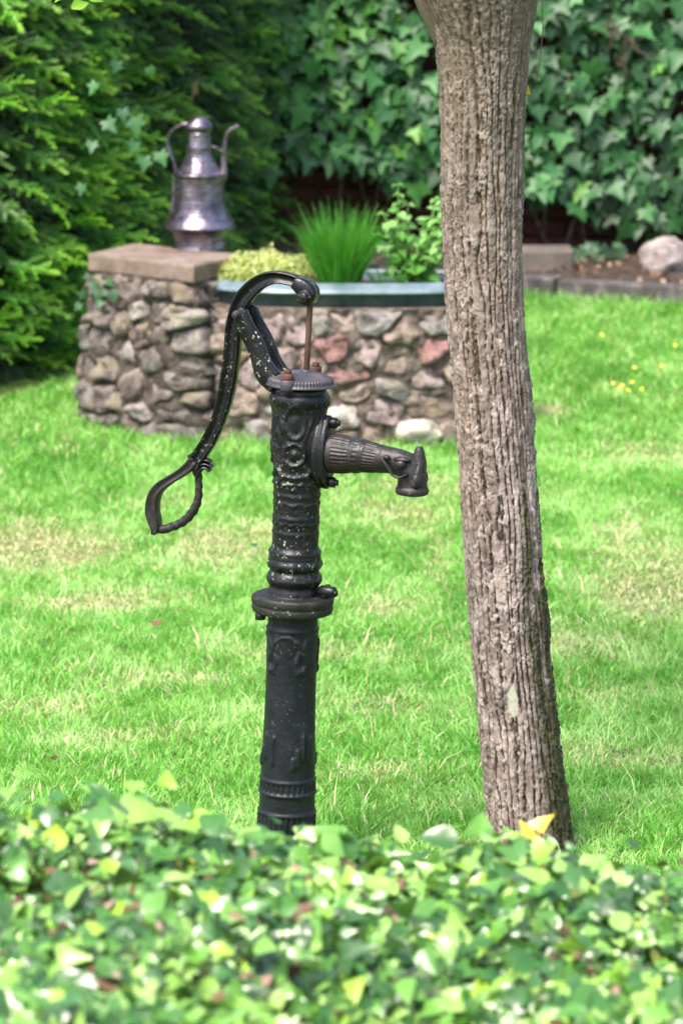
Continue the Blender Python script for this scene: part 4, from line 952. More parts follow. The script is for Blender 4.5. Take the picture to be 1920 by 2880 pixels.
# ------------------------------------------------------------------ yew hedge
def yew_spray(nn=42, L=1.0, seed=0):
    r = np.random.default_rng(seed); V = []; F = []; tip = []; 
    t = np.linspace(0, 1, 9); X = .10 * np.sin(t * 2.2 + seed) * t; Yy = t * L; Z = -.28 * t ** 2.2 + .06 * t
    for i in range(9):
        w = .007 * (1 - .6 * t[i]); V += [(X[i] - w, Yy[i], Z[i]), (X[i] + w, Yy[i], Z[i] + .004)]; tip += [t[i] * .7] * 2
        if i: b = 2 * i; F.append([b - 2, b - 1, b + 1, b])
    def needle(px_, py_, pz, dx, dy, dz, l, w, tp):
        b = len(V); V.extend([(px_, py_, pz), (px_ + dx * l * .5 - dy * w, py_ + dy * l * .5 + dx * w, pz + dz * l * .5 + .01), (px_ + dx * l, py_ + dy * l, pz + dz * l), (px_ + dx * l * .5 + dy * w, py_ + dy * l * .5 - dx * w, pz + dz * l * .5)])
        F.append([b, b + 3, b + 2, b + 1]); tip.extend([tp * .8, tp, min(1, tp * 1.15), tp])
    def row(t0, n_, side_len, ox=0, oy=0, oz=0, ang=0, sc=1.0, base=0.0):
        for k in range(n_):
            u = (k + .5) / n_
            if sc == 1.0: x, y, z = np.interp(u, t, X), u * L, np.interp(u, t, Z)
            else: x, y, z = ox + math.sin(ang) * u * sc, oy + math.cos(ang) * u * sc, oz - .10 * u * u * sc
            for sg in (-1, 1):
                a = ang + sg * (1.05 - .35 * u) + r.normal(0, .12); l = side_len * (1 - .55 * u ** 2) * r.uniform(.8, 1.15)
                needle(x, y, z, math.sin(a), math.cos(a), r.normal(.05, .25), l, .010, base + (u if sc == 1.0 else u * .5) * (1 - base))
    row(0, nn, .13)
    for i, (u, sg, l) in enumerate(((.22, 1, .42), (.36, -1, .40), (.52, 1, .30), (.66, -1, .24))):
        x, y, z = np.interp(u, t, X), u * L, np.interp(u, t, Z); row(0, int(34 * l), .10, x, y, z, sg * .75, l, u * .8)
    return np.array(V), [np.array(F)], np.array(tip)
SPR = [yew_spray(seed=s) for s in range(4)]
yew = thing('yew_hedge', 'dense dark yew hedge with bright yellow green tips behind the stone pillar', 'hedge', (-1.0, 12.9, .1))
YP = np.array([(-3.4, 12.3), (-2.2, 12.35), (-1.5, 12.45), (-1.16, 12.62), (-.98, 12.95), (-.86, 13.4), (-.62, 13.9), (-.46, 14.3), (-.28, WALL_Y - .35), (-.18, WALL_Y - .1)])
yd = np.linalg.norm(np.diff(YP, axis=0), axis=1); ys_ = np.concatenate([[0], np.cumsum(yd)])
def yew_surf(s, z, off=0.0):
    x = np.interp(s, ys_, YP[:, 0]); y = np.interp(s, ys_, YP[:, 1]); e = .05
    x2 = np.interp(s + e, ys_, YP[:, 0]) - np.interp(s - e, ys_, YP[:, 0]); y2 = np.interp(s + e, ys_, YP[:, 1]) - np.interp(s - e, ys_, YP[:, 1]); l = np.hypot(x2, y2) + 1e-9
    nx, ny = y2 / l, -x2 / l
    o = off + .16 * (fbm(p3(s * 2.2, z * 2.2, 0), 71, 3) - .5) * 2 * .8 - .10 * sstep(.55, .2, z)
    return np.stack([x + nx * o, y + ny * o, z], -1), np.stack([nx, ny, np.zeros_like(nx)], -1)
# inner mass of bare twigs
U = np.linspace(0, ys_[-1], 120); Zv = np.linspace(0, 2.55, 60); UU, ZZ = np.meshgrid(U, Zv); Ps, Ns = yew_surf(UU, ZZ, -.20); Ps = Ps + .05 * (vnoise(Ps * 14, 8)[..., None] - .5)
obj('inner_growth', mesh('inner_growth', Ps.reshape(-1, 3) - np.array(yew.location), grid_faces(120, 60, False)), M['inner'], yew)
n = 2700; s = rng.uniform(0, ys_[-1], n); w_ = rng.random(n) < .74; s = np.where(w_, rng.uniform(1.7, ys_[-1], n), s); z = rng.uniform(.16, 2.5, n)
Ps, Ns = yew_surf(s, z, 0); dep = rng.random(n); Ps = Ps - Ns * (.05 + .17 * dep)[:, None]
left = sstep(-.62, -1.0, Ps[:, 0])
g_ = rng.normal(0, 1, (n, 3))
tdir = Ns * .75 + np.stack([np.full(n, .62), np.full(n, -.1), .38 + .1 * g_[:, 2]], -1) + g_ * .30
nrm = np.stack([g_[:, 1] * .3, np.full(n, -.55), np.full(n, 1.0)], -1) + .3 * rng.normal(0, 1, (n, 3))
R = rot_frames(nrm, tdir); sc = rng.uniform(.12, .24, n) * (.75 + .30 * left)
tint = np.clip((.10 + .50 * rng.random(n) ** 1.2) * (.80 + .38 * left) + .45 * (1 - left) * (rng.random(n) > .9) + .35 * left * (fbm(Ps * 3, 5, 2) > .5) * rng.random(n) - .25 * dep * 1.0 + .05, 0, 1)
px, py, _ = proj(Ps); ins = (px > -60) & (px < 900) & (py > -40) & (py < 1160)
score = np.where(ins, dep, 9); order = np.argsort(score); top = order[:280]; restI = order[280:]
tint[top] = np.clip(tint[top] + .55 * left[top] * rng.random(280) + .08, 0, 1)
mes = []
for V, F, tp in SPR: mes.append(mesh('branch', V, F, True, {'tip': tp}))
for kk in range(4):
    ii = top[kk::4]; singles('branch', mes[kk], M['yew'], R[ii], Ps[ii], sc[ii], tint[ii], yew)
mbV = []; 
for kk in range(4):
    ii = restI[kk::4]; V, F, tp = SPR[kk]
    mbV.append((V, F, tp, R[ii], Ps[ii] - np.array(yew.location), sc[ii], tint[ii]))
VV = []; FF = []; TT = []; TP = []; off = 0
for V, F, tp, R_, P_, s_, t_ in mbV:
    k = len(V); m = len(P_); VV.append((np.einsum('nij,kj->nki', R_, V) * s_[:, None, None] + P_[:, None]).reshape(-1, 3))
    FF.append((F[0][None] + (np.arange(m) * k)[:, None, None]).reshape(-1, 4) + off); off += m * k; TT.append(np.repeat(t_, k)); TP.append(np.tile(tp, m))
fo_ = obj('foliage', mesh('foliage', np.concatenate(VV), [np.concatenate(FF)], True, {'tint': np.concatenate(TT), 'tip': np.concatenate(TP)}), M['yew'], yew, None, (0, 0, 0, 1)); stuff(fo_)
# stray ivy leaves growing through the yew
iv2 = thing('ivy_strand', 'few ivy leaves growing out of the yew hedge left of the ewer', 'ivy', (-1.0, 12.7, .8))
q = np.array([(382, 332, .075), (300, 340, .06), (330, 175, .05), (270, 235, .05), (450, 430, .06), (345, 310, .05), (405, 445, .06), (260, 400, .05), (380, 400, .055), (420, 190, .04), (232, 520, .045), (500, 500, .05)])
pos = np.array([tuple(at(a, b, 12.5 if a < 330 else 12.75)) for a, b, c in q]); m = len(q)
R = rot_frames(np.stack([rng.normal(0, .3, m), np.full(m, -1.), rng.normal(.5, .2, m)], -1), np.stack([rng.normal(.2, .4, m), np.full(m, -.2), np.full(m, -1.)], -1))
singles('leaf', ivy_me, M['ivy'], R, pos, q[:, 2], rng.uniform(.3, .6, m), iv2)
# small ivy on the pillar
iv3 = thing('ivy_shoot', 'small ivy shoot clinging to the top left of the stone pillar', 'ivy', (sA.x + .08, sA.y - .05, .4))
q = [(118, 300), (160, 265), (185, 245), (205, 290), (190, 330), (215, 250), (175, 300), (150, 240), (100, 350), (230, 300)]; pos = np.array([fp(*fp.uv(*c5(a, b)), .055) for a, b in q]); m = len(q)
R = rot_frames(np.stack([rng.normal(-.2, .4, m), np.full(m, -1.), rng.normal(.5, .3, m)], -1), np.stack([rng.normal(0, .7, m), np.full(m, -.3), np.full(m, -.7)], -1))
singles('leaf', ivy_me, M['ivy'], R, pos, rng.uniform(.03, .045, m), rng.uniform(.1, .5, m), iv3)
mb = MB(); sweep(mb, [(*(np.array(p_) - np.array(iv3.location) + [0, .02, 0]), .002, .002) for p_ in pos[np.argsort(pos[:, 2])]], ROUND[::2], None, 3); obj('stem', mb.mesh('stem'), M['twig'], iv3)
# rust coloured dead sprig
ds = at(560, 248, 13.5); mb = MB(); V, F, tp = SPR[1]
Rm = np.array([[1, 0, 0], [0, 0, -1], [0, 1, 0]]).T
me = mesh('dead_sprig', (V @ np.array(Matrix.Rotation(rad(28), 3, 'Y') @ Matrix.Rotation(rad(120), 3, 'X')).T) * .085 * np.array([.6, 1, 1]), F, True, {'tip': tp * 0})
tag(obj('dead_sprig', me, M['dead_leaf'], None, (ds.x - .02, ds.y - .15, ds.z - .03), (.9, 0, 0, 1)), 'rust brown dead sprig in the yew hedge above the ewer', 'sprig')

# ------------------------------------------------------------------ plants in the tub
sz = rimz - .025
def blades(name, n, base, spread, hgt, w, lean_, cat, label, mat, seg=6, seed=0, drp=.5):
    r = np.random.default_rng(seed); V = []; F = []; tnt = []
    for i in range(n):
        a = r.uniform(0, 2 * math.pi); q = math.sqrt(r.random()); bx_, by_ = spread[0] * q * math.cos(a), spread[1] * q * math.sin(a)
        d = np.array([bx_ / spread[0] * lean_ + r.normal(0, .09), by_ / spread[0] * lean_ * .8 + r.normal(0, .08)]); h = hgt * r.uniform(.55, 1.08) * (1 - .12 * q)
        dr = drp * r.random() ** 3; b = len(V); ang = r.uniform(0, math.pi); side = np.array([math.cos(ang), math.sin(ang)]) * w * r.uniform(.7, 1.3); tt_ = r.random()
        for k in range(seg + 1):
            t = k / seg; p = np.array([bx_, by_]) + d * h * t ** 1.4 * (1 + dr * t); z = h * (t - dr * .5 * t ** 3); ww = side * (1 - t ** 2 * .9)
            V += [(p[0] - ww[0], p[1] - ww[1], z), (p[0] + ww[0], p[1] + ww[1], z)]; tnt += [tt_ * .6 + .35 * t] * 2
            if k: c = b + 2 * k; F.append([c - 2, c - 1, c + 1, c])
    o = obj(name, mesh(name, V, F and [np.array(F)], True, {'tint': tnt}), mat, None, base, (0, 0, 0, 1)); return tag(o, label, cat)
bl = at_z(960, 806, sz); bl.y = ccy - b_ * .45
cb = at(955, 800, bl.y)
kk_ = mpp(bl.y, .7)
blades('chive_clump', 800, (cb.x, bl.y, sz - .01), (.07, .06), 255 * kk_, .0024, .36, 'chives', 'tall bright green clump of chive grass in the middle of the tub', M['chive'], 6, 3, .85)
blades('grass_tuft', 60, (at(1085, 800, bl.y).x, bl.y, sz - .01), (.04, .04), 130 * kk_, .0014, .85, 'grass tuft', 'wispy thin grass tuft between the chives and the leafy herb', M['chive'], 6, 5, .9)
# golden thyme mound
tx0, tx1 = at(612, 780, ccy).x, at(905, 780, ccy).x; m = 5200; r = rng
u = r.normal(size=(m, 3)); u /= np.linalg.norm(u, axis=1)[:, None]; u[:, 2] = np.abs(u[:, 2]); rad_ = r.uniform(.72, 1.05, m)
cxm = (tx0 + tx1) / 2; Pm = np.stack([u[:, 0] * (tx1 - tx0) / 2 * rad_, u[:, 1] * .14 * rad_, u[:, 2] * .118 * rad_], -1)
Pm[:, 2] *= (.72 + .7 * fbm(p3(Pm[:, 0] * 14, Pm[:, 1] * 14, 0), 6, 2)); Pm[:, 2] = np.maximum(Pm[:, 2], .004)
R = rot_frames(u + r.normal(0, .7, (m, 3)), r.normal(0, 1, (m, 3)) + [0, 0, .6])
o = scatter(OVAL[0], OVAL[1], R, Pm, r.uniform(.008, .015, m), np.clip(.15 + Pm[:, 2] / .098 * .5 + r.normal(0, .2, m), 0, 1), 'golden_thyme', M['thyme']); o.location = (cxm, ccy - .02, sz)
tag(o, 'pale yellow green mound of thyme spilling in the left of the tub', 'thyme')
# mint like herb: stems with opposite leaves
herb = thing('leafy_herb', 'bright green leafy herb with round leaves beside the tree trunk in the tub', 'herb', (at(1160, 790, ccy).x, ccy + .02, sz))
hp = []; hr = []; hs = []; ht = []; mb = MB()
for (px_, py_, lean2) in ((1108, 520, 0), (1085, 600, -1), (1135, 610, 0), (1165, 690, 0), (1215, 560, 0), (1240, 540, 1), (1200, 620, 0), (1235, 650, 1), (1120, 690, -1), (1180, 740, 0), (1275, 590, 0), (1060, 660, -1), (1150, 575, 0), (1100, 640, 0), (1190, 680, 0), (1260, 640, 0), (1220, 700, 0), (1150, 640, 0), (1240, 600, 0)):
    yy = ccy + random.uniform(-.10, .12); tp = at(px_, py_, yy); bs = Vector((herb.location.x + (tp.x - herb.location.x) * .35, yy * .5 + herb.location.y * .5, sz)); pts = []
    ns = max(3, int((tp.z - sz) / .032))
    for i in range(ns + 1):
        t = i / ns; p = bs.lerp(tp, t) + Vector((.012 * math.sin(t * 6 + px_), .01 * math.cos(t * 5), 0)); pts.append(p)
        if i == 0: continue
        for sg in (0, 1):
            a = i * math.pi / 2 + sg * math.pi + px_; dv = np.array([math.cos(a), math.sin(a) * .8 - .2, .15 - .3 * (1 - t)]); s_ = (.062 - .030 * t) * random.uniform(.8, 1.2)
            hp.append(tuple(p)); hr.append((np.array([-.1 * dv[0], -.35 - .1 * dv[1], 1.0]) + rng.normal(0, .25, 3), dv)); hs.append(s_); ht.append(min(1, .15 + .6 * t + random.gauss(0, .15)))
    l = herb.location; sweep(mb, [(p.x - l.x, p.y - l.y, p.z - l.z, .0022, .0022) for p in pts], ROUND[::2], None, 3)
obj('stem', mb.mesh('stem'), M['mint'], herb)
R = rot_frames(np.array([a for a, b in hr]), np.array([b for a, b in hr])); hs = np.array(hs); n = len(hp)
sc3 = np.stack([hs * 1.25, hs, hs], -1); singles('leaf', mesh('leaf', *OVAL), M['mint'], R, np.array(hp), sc3, np.clip(ht, 0, 1), herb); print('herb leaves', n)

# ------------------------------------------------------------------ clipped hedge in the foreground
HY1 = 4.62
ex_ = np.array([-900, -200, 0, 120, 230, 350, 470, 560, 650, 740, 850, 1000, 1120, 1220, 1320, 1450, 1568, 1800, 2500]) * D
ey_ = np.array([1830, 1825, 1850, 1880, 1862, 1862, 1885, 1905, 1922, 1945, 1955, 1975, 1965, 1958, 1978, 1992, 2000, 2000, 2010]) * D
exw = np.array([at(a, b, HY1) for a, b in zip(ex_, ey_)])
def hedge_h(x, y):
    e = np.interp(x, exw[:, 0], exw[:, 2]); return e + .012 + .09 * (fbm(p3(x * 5, y * 5, 0), 91, 3) - .5) - .5 * np.maximum(0, y - (HY1 - .07)) 
hedge = thing('clipped_hedge', 'low flat topped leafy hedge with pale glossy leaves across the foreground', 'hedge', (0, 4.1, 0))
HX0, HX1, HY0 = -1.5, 1.5, 3.3
U = np.linspace(HX0, HX1, 90); Yv = np.linspace(HY0, HY1 - .05, 40); UU, YY = np.meshgrid(U, Yv); ZZ = hedge_h(UU, YY) - .075 + .04 * (vnoise(p3(UU * 22, YY * 22, 0), 4) - .5)
V = np.stack([UU, YY, ZZ], -1).reshape(-1, 3); nb = len(V); skirt = []
per_ = [i for i in range(90)] + [j * 90 + 89 for j in range(1, 40)] + [39 * 90 + i for i in range(88, -1, -1)] + [j * 90 for j in range(38, 0, -1)]
sk = V[per_].copy(); sk[:, 2] = -.03; V = np.vstack([V, sk]); i = np.arange(len(per_)); pa = np.array(per_)
F2 = np.stack([pa, nb + i, nb + (i + 1) % len(per_), pa[(i + 1) % len(per_)]], -1)
obj('inner_growth', mesh('inner_growth', V - np.array(hedge.location), [grid_faces(90, 40, False), F2]), M['hedge_core'], hedge)
n = 32000; x = rng.uniform(HX0, HX1, n); vis = rng.random(n) < .72; x = np.where(vis, rng.uniform(-.55, .55, n), x); y = rng.uniform(HY0 + .1, HY1, n); dep = rng.random(n) ** 1.3
h = hedge_h(x, y); P = np.stack([x, y, h + .012 - .085 * dep + .016 * rng.normal(0, 1, n)], -1)
red = sstep(.56, .64, fbm(p3(x * 5 + 4, y * 4, 0), 95, 3)) * .25
_px, _py, _ = proj(P)
for a, b, c, d, e in ((110, 2060, 130, 45, 1.), (200, 2110, 80, 40, 1.), (830, 1955, 120, 22, .9), (230, 2200, 40, 60, .8), (1400, 2180, 160, 60, .8), (640, 2230, 60, 70, .6), (1000, 1990, 80, 18, .7), (500, 2090, 60, 25, .6), (1240, 2010, 60, 18, .7)):
    red = np.maximum(red, e * np.exp(-((_px / D - a) / c) ** 2 - ((_py / D - b) / d) ** 2) * sstep(.3, .55, vnoise(p3(x * 30, y * 30, 0), 6)))
# far side face and near face
nf = 2600; xf = rng.uniform(HX0, HX1, nf); zf = rng.uniform(.05, 1, nf); sidef = rng.random(nf) < .6; yf = np.where(sidef, HY1 + rng.uniform(-.05, .03, nf), HY0 + rng.uniform(-.03, .05, nf)); hf = hedge_h(xf, np.minimum(yf, HY1 - .08)); Pf = np.stack([xf, yf, zf * (hf - .02)], -1)
P = np.vstack([P, Pf]); n2 = len(P); up = np.concatenate([np.ones(n), np.full(nf, .3)]); sy = np.concatenate([np.zeros(n), np.where(sidef, 1., -1.)])
nrm = np.stack([rng.normal(-.1, .75, n2), rng.normal(-.45, .7, n2) * up + sy, up + .0], -1); tdir = np.stack([rng.normal(0, 1, n2), rng.normal(-.3, .9, n2), rng.normal(0, .35, n2) - .6 * (1 - up)], -1)
R = rot_frames(nrm, tdir); sc = .013 + .029 * rng.random(n2) ** 1.7
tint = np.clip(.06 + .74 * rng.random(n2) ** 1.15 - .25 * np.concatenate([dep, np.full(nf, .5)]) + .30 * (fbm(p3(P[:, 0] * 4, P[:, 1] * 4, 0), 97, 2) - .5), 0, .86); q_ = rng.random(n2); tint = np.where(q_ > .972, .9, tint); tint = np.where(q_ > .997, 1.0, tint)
redf = np.concatenate([red, np.zeros(nf)]); drop = rng.random(n2) < redf * .62
isred = (~drop) & (rng.random(n2) < np.concatenate([.015 + .6 * red, np.full(nf, .03)]))
px, py, zc = proj(P); ins = (px > 0) & (px < 1920) & (py < 2870) & ~drop & ~isred
score = np.where(ins, np.concatenate([dep, np.full(nf, 9)]) - sc / .048 * .9, 99); order = np.argsort(score); top = order[:290]
mask = np.ones(n2, bool); mask[top] = False; mask &= ~drop
scv = np.stack([sc * rng.uniform(.9, 1.3, n2), sc * rng.uniform(.9, 1.3, n2), sc], -1); scv[top] *= 1.12
hl = mesh('leaf', *IVYJ); hl2 = mesh('leaf', *OVAL); hl2v = hl2
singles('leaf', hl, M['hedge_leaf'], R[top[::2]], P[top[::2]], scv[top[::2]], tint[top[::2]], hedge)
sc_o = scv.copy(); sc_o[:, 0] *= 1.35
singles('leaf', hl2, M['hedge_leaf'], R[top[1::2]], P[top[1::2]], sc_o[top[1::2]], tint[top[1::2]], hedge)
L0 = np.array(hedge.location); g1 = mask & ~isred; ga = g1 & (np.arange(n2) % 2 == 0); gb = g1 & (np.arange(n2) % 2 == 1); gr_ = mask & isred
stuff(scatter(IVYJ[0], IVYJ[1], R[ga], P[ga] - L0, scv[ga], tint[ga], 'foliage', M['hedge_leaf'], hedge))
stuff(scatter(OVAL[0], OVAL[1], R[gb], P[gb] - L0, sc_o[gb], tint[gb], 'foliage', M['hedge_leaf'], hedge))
stuff(scatter(OVAL[0], OVAL[1], R[gr_], P[gr_] - L0 - [0, 0, .006], scv[gr_] * .80, rng.random(gr_.sum()), 'dead_leaves', M['dead_leaf'], hedge))
mb = MB()
for _ in range(900):
    x_, y_ = random.uniform(-1.2, 1.2), random.uniform(HY0 + .2, HY1 - .02); a = random.uniform(0, 6.28); l = random.uniform(.05, .16); z_ = float(hedge_h(np.array(x_), np.array(y_))) - .05
    sweep(mb, [(x_, y_ - 4.1, z_, .0024, .0024), (x_ + math.cos(a) * l * .5, y_ - 4.1 + math.sin(a) * l * .5, z_ + random.uniform(0, .03), .002, .002), (x_ + math.cos(a) * l, y_ - 4.1 + math.sin(a) * l, z_ + random.uniform(-.01, .06), .0014, .0014)], ROUND[::3], None, 3)
stuff(obj('twigs', mb.mesh('twigs'), M['twig'], hedge))
# a few standout leaves at the hedge's far edge
for (a, b, s_, t_, yaw, nm) in ((1100, 1925, .052, .5, 0, 1), (1215, 1935, .045, 1.0, .5, 2), (1235, 1905, .035, 1.0, -.9, 2), (1285, 2015, .03, 1.0, -.3, 2), (382, 1808, .035, .84, .2, 1), (345, 1850, .04, .55, 1.4, 1), (215, 1910, .045, .45, .6, 1), (740, 1925, .03, .3, 1, 1)):
    q = at(a * D, b * D, HY1 - .03); o = obj('leaf', hl, M['hedge_leaf'], hedge, q - hedge.location, (t_, 0, 0, 1)); o.rotation_euler = (rad(55), .2, yaw); o.scale = (s_, s_ * .9, s_)
    
# ------------------------------------------------------------------ lawn
def lawn(n, x0, x1, y0, y1, hmin, hmax, wmin, wmax, seed, inview=True):
    r = np.random.default_rng(seed); y = y0 + (y1 - y0) * r.random(n); hw = .105 * y + .34 * r.random(n) ** .8 * 1.3 if inview else 0
    x = np.where(inview, r.uniform(-1, 1, n) * hw, r.uniform(x0, x1, n)); return x, y, r
PATCH = [(700, 1500, 200, 30, .45), (1250, 1480, 200, 40, .5), (350, 1560, 200, 24, .4), (1000, 1130, 200, 24, .5), (1500, 1050, 120, 30, .4), (1450, 1750, 180, 30, .4), (850, 1780, 160, 24, .35), (100, 1620, 150, 24, .4), (400, 1150, 120, 20, .3), (95, 1262, 190, 50, 1.0), (510, 1262, 120, 40, .8), (620, 1230, 60, 30, .6), (1500, 1345, 150, 90, 1.0), (230, 1385, 170, 26, .8), (880, 1390, 70, 22, .7), (1440, 1235, 70, 45, .55), (930, 1190, 110, 30, .55), (1010, 1290, 40, 60, .4), (1265, 945, 45, 12, .9), (300, 1700, 160, 25, .35), (1400, 1600, 140, 25, .3), (860, 1620, 140, 25, .35), (140, 1030, 40, 10, .4)]
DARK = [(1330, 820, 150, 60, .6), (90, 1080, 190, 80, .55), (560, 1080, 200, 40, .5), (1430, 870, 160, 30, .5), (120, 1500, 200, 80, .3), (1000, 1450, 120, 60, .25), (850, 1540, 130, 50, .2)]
GV = []; GF = []; GT = []; off = 0
foot_x, foot_y = acx, ccy
def add_blades(x, y, r, hmin, hmax, wmin, wmax, tall=False):
    global off
    ok = ~((np.abs((x - acx) / (a_ + .06)) ** 2.5 + np.abs((y - ccy) / (b_ + .06)) ** 2.5) < 1)
    ok &= ~((x < sB.x + .1) & (x > sA.x) & (y > sB.y + (sB.x - x) * .95 - .02) & (y < sD.y + .3))
    kx = (x - kA.x) * kn.x + (y - kA.y) * kn.y; ok &= kx < .0
    yx = np.interp(x, YP[:, 0], YP[:, 1]); ok &= (y < yx - .02)
    ok &= ((x - p0.x) ** 2 + (y - p0.y) ** 2 > .062 ** 2) & ((x - base_x) ** 2 + (y - TY) ** 2 > .098 ** 2)
    z = terr(x, y); px, py, _ = proj(np.stack([x, y, z], -1)); st = np.zeros(len(x)); dk = np.zeros(len(x))
    wig = 50 * (fbm(p3(x * 5, y * 2.5, 0), 15, 3) - .5)
    for a, b, c, d, e in PATCH: st = np.maximum(st, e * np.exp(-(((px - a * D + wig * 2) / (c * D)) ** 2 + ((py - b * D + wig) / (d * D)) ** 2) ** 1.3))
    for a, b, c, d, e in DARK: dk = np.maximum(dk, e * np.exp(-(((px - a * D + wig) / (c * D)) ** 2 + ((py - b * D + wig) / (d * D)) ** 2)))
    clump = fbm(p3(x * 9, y * 6, 0), 17, 3); clump2 = fbm(p3(x * 30, y * 30, 0), 19, 2)
    thin = (r.random(len(x)) < st * .45); ok &= ~thin
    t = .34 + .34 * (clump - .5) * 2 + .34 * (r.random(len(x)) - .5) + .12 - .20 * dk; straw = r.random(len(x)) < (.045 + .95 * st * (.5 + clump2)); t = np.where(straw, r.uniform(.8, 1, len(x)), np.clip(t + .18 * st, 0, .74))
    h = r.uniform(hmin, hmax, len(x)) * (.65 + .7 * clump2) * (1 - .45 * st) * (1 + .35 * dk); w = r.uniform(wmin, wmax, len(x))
    near_obj = np.exp(-(((x - acx) / (a_ + .2)) ** 8)) * np.exp(-((y - (ccy - b_)) / .12) ** 2) + np.exp(-((kx + .05) / .09) ** 2); h = h * (1 + .7 * near_obj)
    x, y, z, t, h, w = [q[ok] for q in (x, y, z, t, h, w)]; m = len(x)
    a = r.uniform(0, 2 * math.pi, m); ln = r.uniform(.15, 1.15, m) * (1.0 if not tall else 1.1); cb_ = clump2[ok] * 12
    a = a * .5 + cb_; dx, dy = np.cos(a), np.sin(a); b2 = r.uniform(0, math.pi, m); sx, sy_ = np.cos(b2) * w / 2, np.sin(b2) * w / 2
    def pt(f, ww): 
        hx = h * ln * f ** 1.8; zz_ = h * (f - .28 * ln * f ** 2); return np.stack([x + dx * hx - sx * ww, y + dy * hx - sy_ * ww, z + zz_ - .004], -1), np.stack([x + dx * hx + sx * ww, y + dy * hx + sy_ * ww, z + zz_ - .004], -1)
    p0_, p1_ = pt(0, 1.0); p2_, p3_ = pt(.5, .85); p4_, _ = pt(1, 0)
    V = np.stack([p0_, p1_, p2_, p3_, p4_], 1).reshape(-1, 3); b = np.arange(m) * 5 + off
    GV.append(V); GF.append((np.stack([b, b + 1, b + 3, b + 2], -1), np.stack([b + 2, b + 3, b + 4], -1))); GT.append(np.repeat(t, 5)); off += 5 * m
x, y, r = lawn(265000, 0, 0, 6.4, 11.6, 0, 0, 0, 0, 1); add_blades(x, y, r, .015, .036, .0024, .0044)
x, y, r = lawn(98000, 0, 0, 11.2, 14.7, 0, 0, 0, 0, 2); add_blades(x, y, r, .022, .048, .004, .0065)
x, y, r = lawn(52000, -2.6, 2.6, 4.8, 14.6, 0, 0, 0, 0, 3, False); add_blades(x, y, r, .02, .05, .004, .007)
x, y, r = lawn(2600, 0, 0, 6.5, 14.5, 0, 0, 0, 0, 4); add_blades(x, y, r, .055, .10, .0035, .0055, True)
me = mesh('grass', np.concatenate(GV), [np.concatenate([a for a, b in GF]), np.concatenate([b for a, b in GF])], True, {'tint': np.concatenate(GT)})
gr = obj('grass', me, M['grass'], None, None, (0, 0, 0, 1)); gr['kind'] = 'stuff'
print('grass polys', len(me.polygons))
# leaf litter on the soil bed
m = 500; x = rng.uniform(-.4, 2.3, m); yk = kA.y + (x - kA.x) * kdir.y / kdir.x; y = yk + .14 + rng.random(m) * .75
z = terr(x, yk) + .085 + .05 * (y - yk); R = rot_frames(np.stack([rng.normal(0, .4, m), rng.normal(0, .4, m), np.ones(m)], -1), rng.normal(0, 1, (m, 3)))
o = scatter(OVAL[0], OVAL[1], R, np.stack([x, y, z], -1), rng.uniform(.02, .045, m), rng.random(m), 'leaf_litter', M['dead_leaf']); stuff(o)
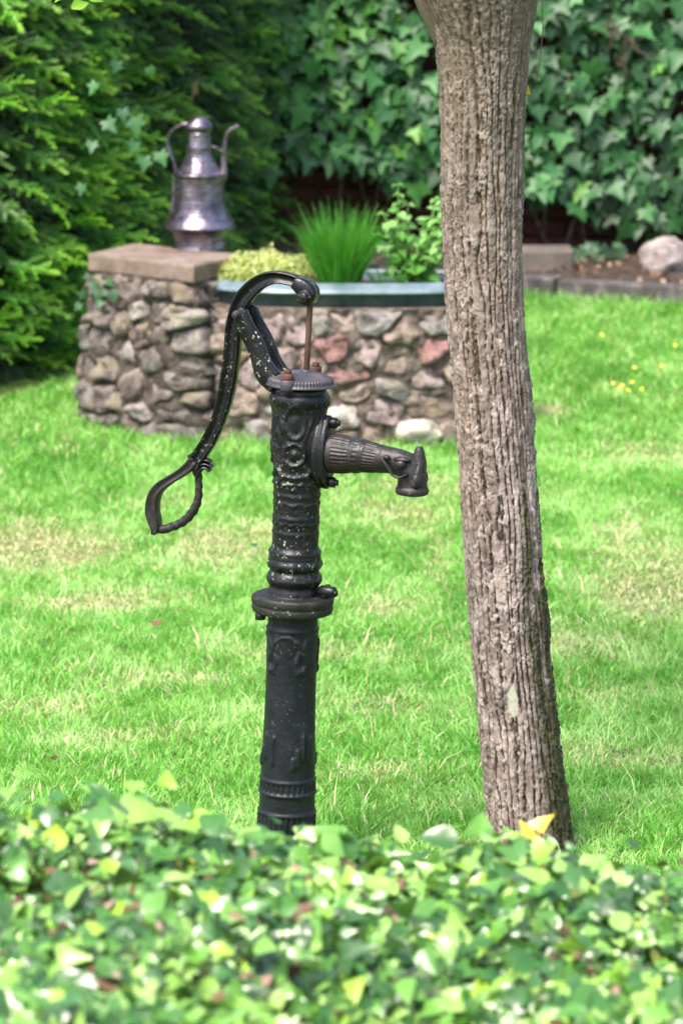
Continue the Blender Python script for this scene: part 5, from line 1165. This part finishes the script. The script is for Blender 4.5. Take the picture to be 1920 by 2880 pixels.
# fallen leaves and buttercups on the lawn
for (a, b, s_, t_, lab, mat_) in ((357, 1470, .034, .45, 'curled brown dead leaf lying on the lawn left of the pump', 'dead_leaf'), (150, 1035, .02, .8, 'tiny tan dead leaf on the lawn far left below the hedge', 'dead_leaf'), (582, 1284, .026, .1, 'small dark green leaf beside the pump collar', 'ivy'), (125, 1782, .02, .0, 'tiny dark leaf on the grass above the foreground hedge', 'dead_leaf'), (310, 1772, .012, .7, 'tiny orange leaf on the grass above the foreground hedge', 'dead_leaf'), (150, 1730, .016, .7, 'small tan leaf on the grass at lower left', 'dead_leaf'), (530, 1334, .012, .0, 'tiny dark curled leaf left of the pump below its collar', 'dead_leaf')):
    q = on_ground(a * D, b * D); o = obj('fallen_leaf', hl if mat_ != 'dead_leaf' else mesh('fallen_leaf', IVYJ[0] * [1, 1, 1] + np.stack([0 * IVYJ[0][:, 0], 0 * IVYJ[0][:, 0], 1.1 * IVYJ[0][:, 0] ** 2], -1), IVYJ[1]), None, None, q + Vector((0, 0, .038)), (t_, 0, 0, 1))
    if mat_ == 'dead_leaf': o.data.materials.append(M[mat_])
    o.rotation_euler = (rad(38), rad(12), rad(-60 + a % 50)); o.scale = (s_, s_, s_); tag(o, lab, 'leaf', 'fallen leaves on the lawn')
mbf = MB()
for k in range(5):
    a = k * 2 * math.pi / 5; c = np.array([math.cos(a), math.sin(a), 0]); s_ = np.array([-math.sin(a), math.cos(a), 0])
    V = [(0, 0, 0), c * .5 - s_ * .35 + [0, 0, .25], c * .95 - s_ * .2 + [0, 0, .42], c * .95 + s_ * .2 + [0, 0, .42], c * .5 + s_ * .35 + [0, 0, .25]]; mbf.add(V, np.array([[0, 1, 2, 3, 4]]))
pet = mbf.mesh('petals'); mbf = MB(); cyl(mbf, (0, 0, -6), (0, 0, .1), .12, 6); stm = mbf.mesh('stem')
FL = [(1381, 779, 'leftmost buttercup high on the lawn right of the trunk'), (1548, 803, 'highest buttercup at the right edge of the lawn'), (1455, 855, 'buttercup alone between the two highest ones'), (1517, 851, 'buttercup just under the one at the right edge'), (1406, 891, 'leftmost buttercup of the lower cluster'), (1427, 896, 'second buttercup from the left in the lower cluster'), (1420, 904, 'lowest left buttercup in the lower cluster'), (1440, 908, 'buttercup in the middle of the lower cluster'), (1471, 905, 'rightmost buttercup of the lower cluster'), (1450, 889, 'topmost buttercup of the lower cluster')]
pm = simple('buttercup_yellow', [(.7, .45, .02), (.8, .6, .03)], 20, .4, .1)
for a, b, lab in FL:
    q = on_ground(a * D, b * D + 25); f = thing('buttercup', lab, 'flower', (q.x, q.y, q.z), None, 'buttercups in the lawn')
    o = obj('petals', pet, pm, f, (0, 0, .05)); o.scale = (.0085,) * 3; o.rotation_euler = (rad(35), 0, 0); o = obj('stem', stm, M['grass'], f, (0, 0, .05), (.3, 0, 0, 1)); o.scale = (.009,) * 3
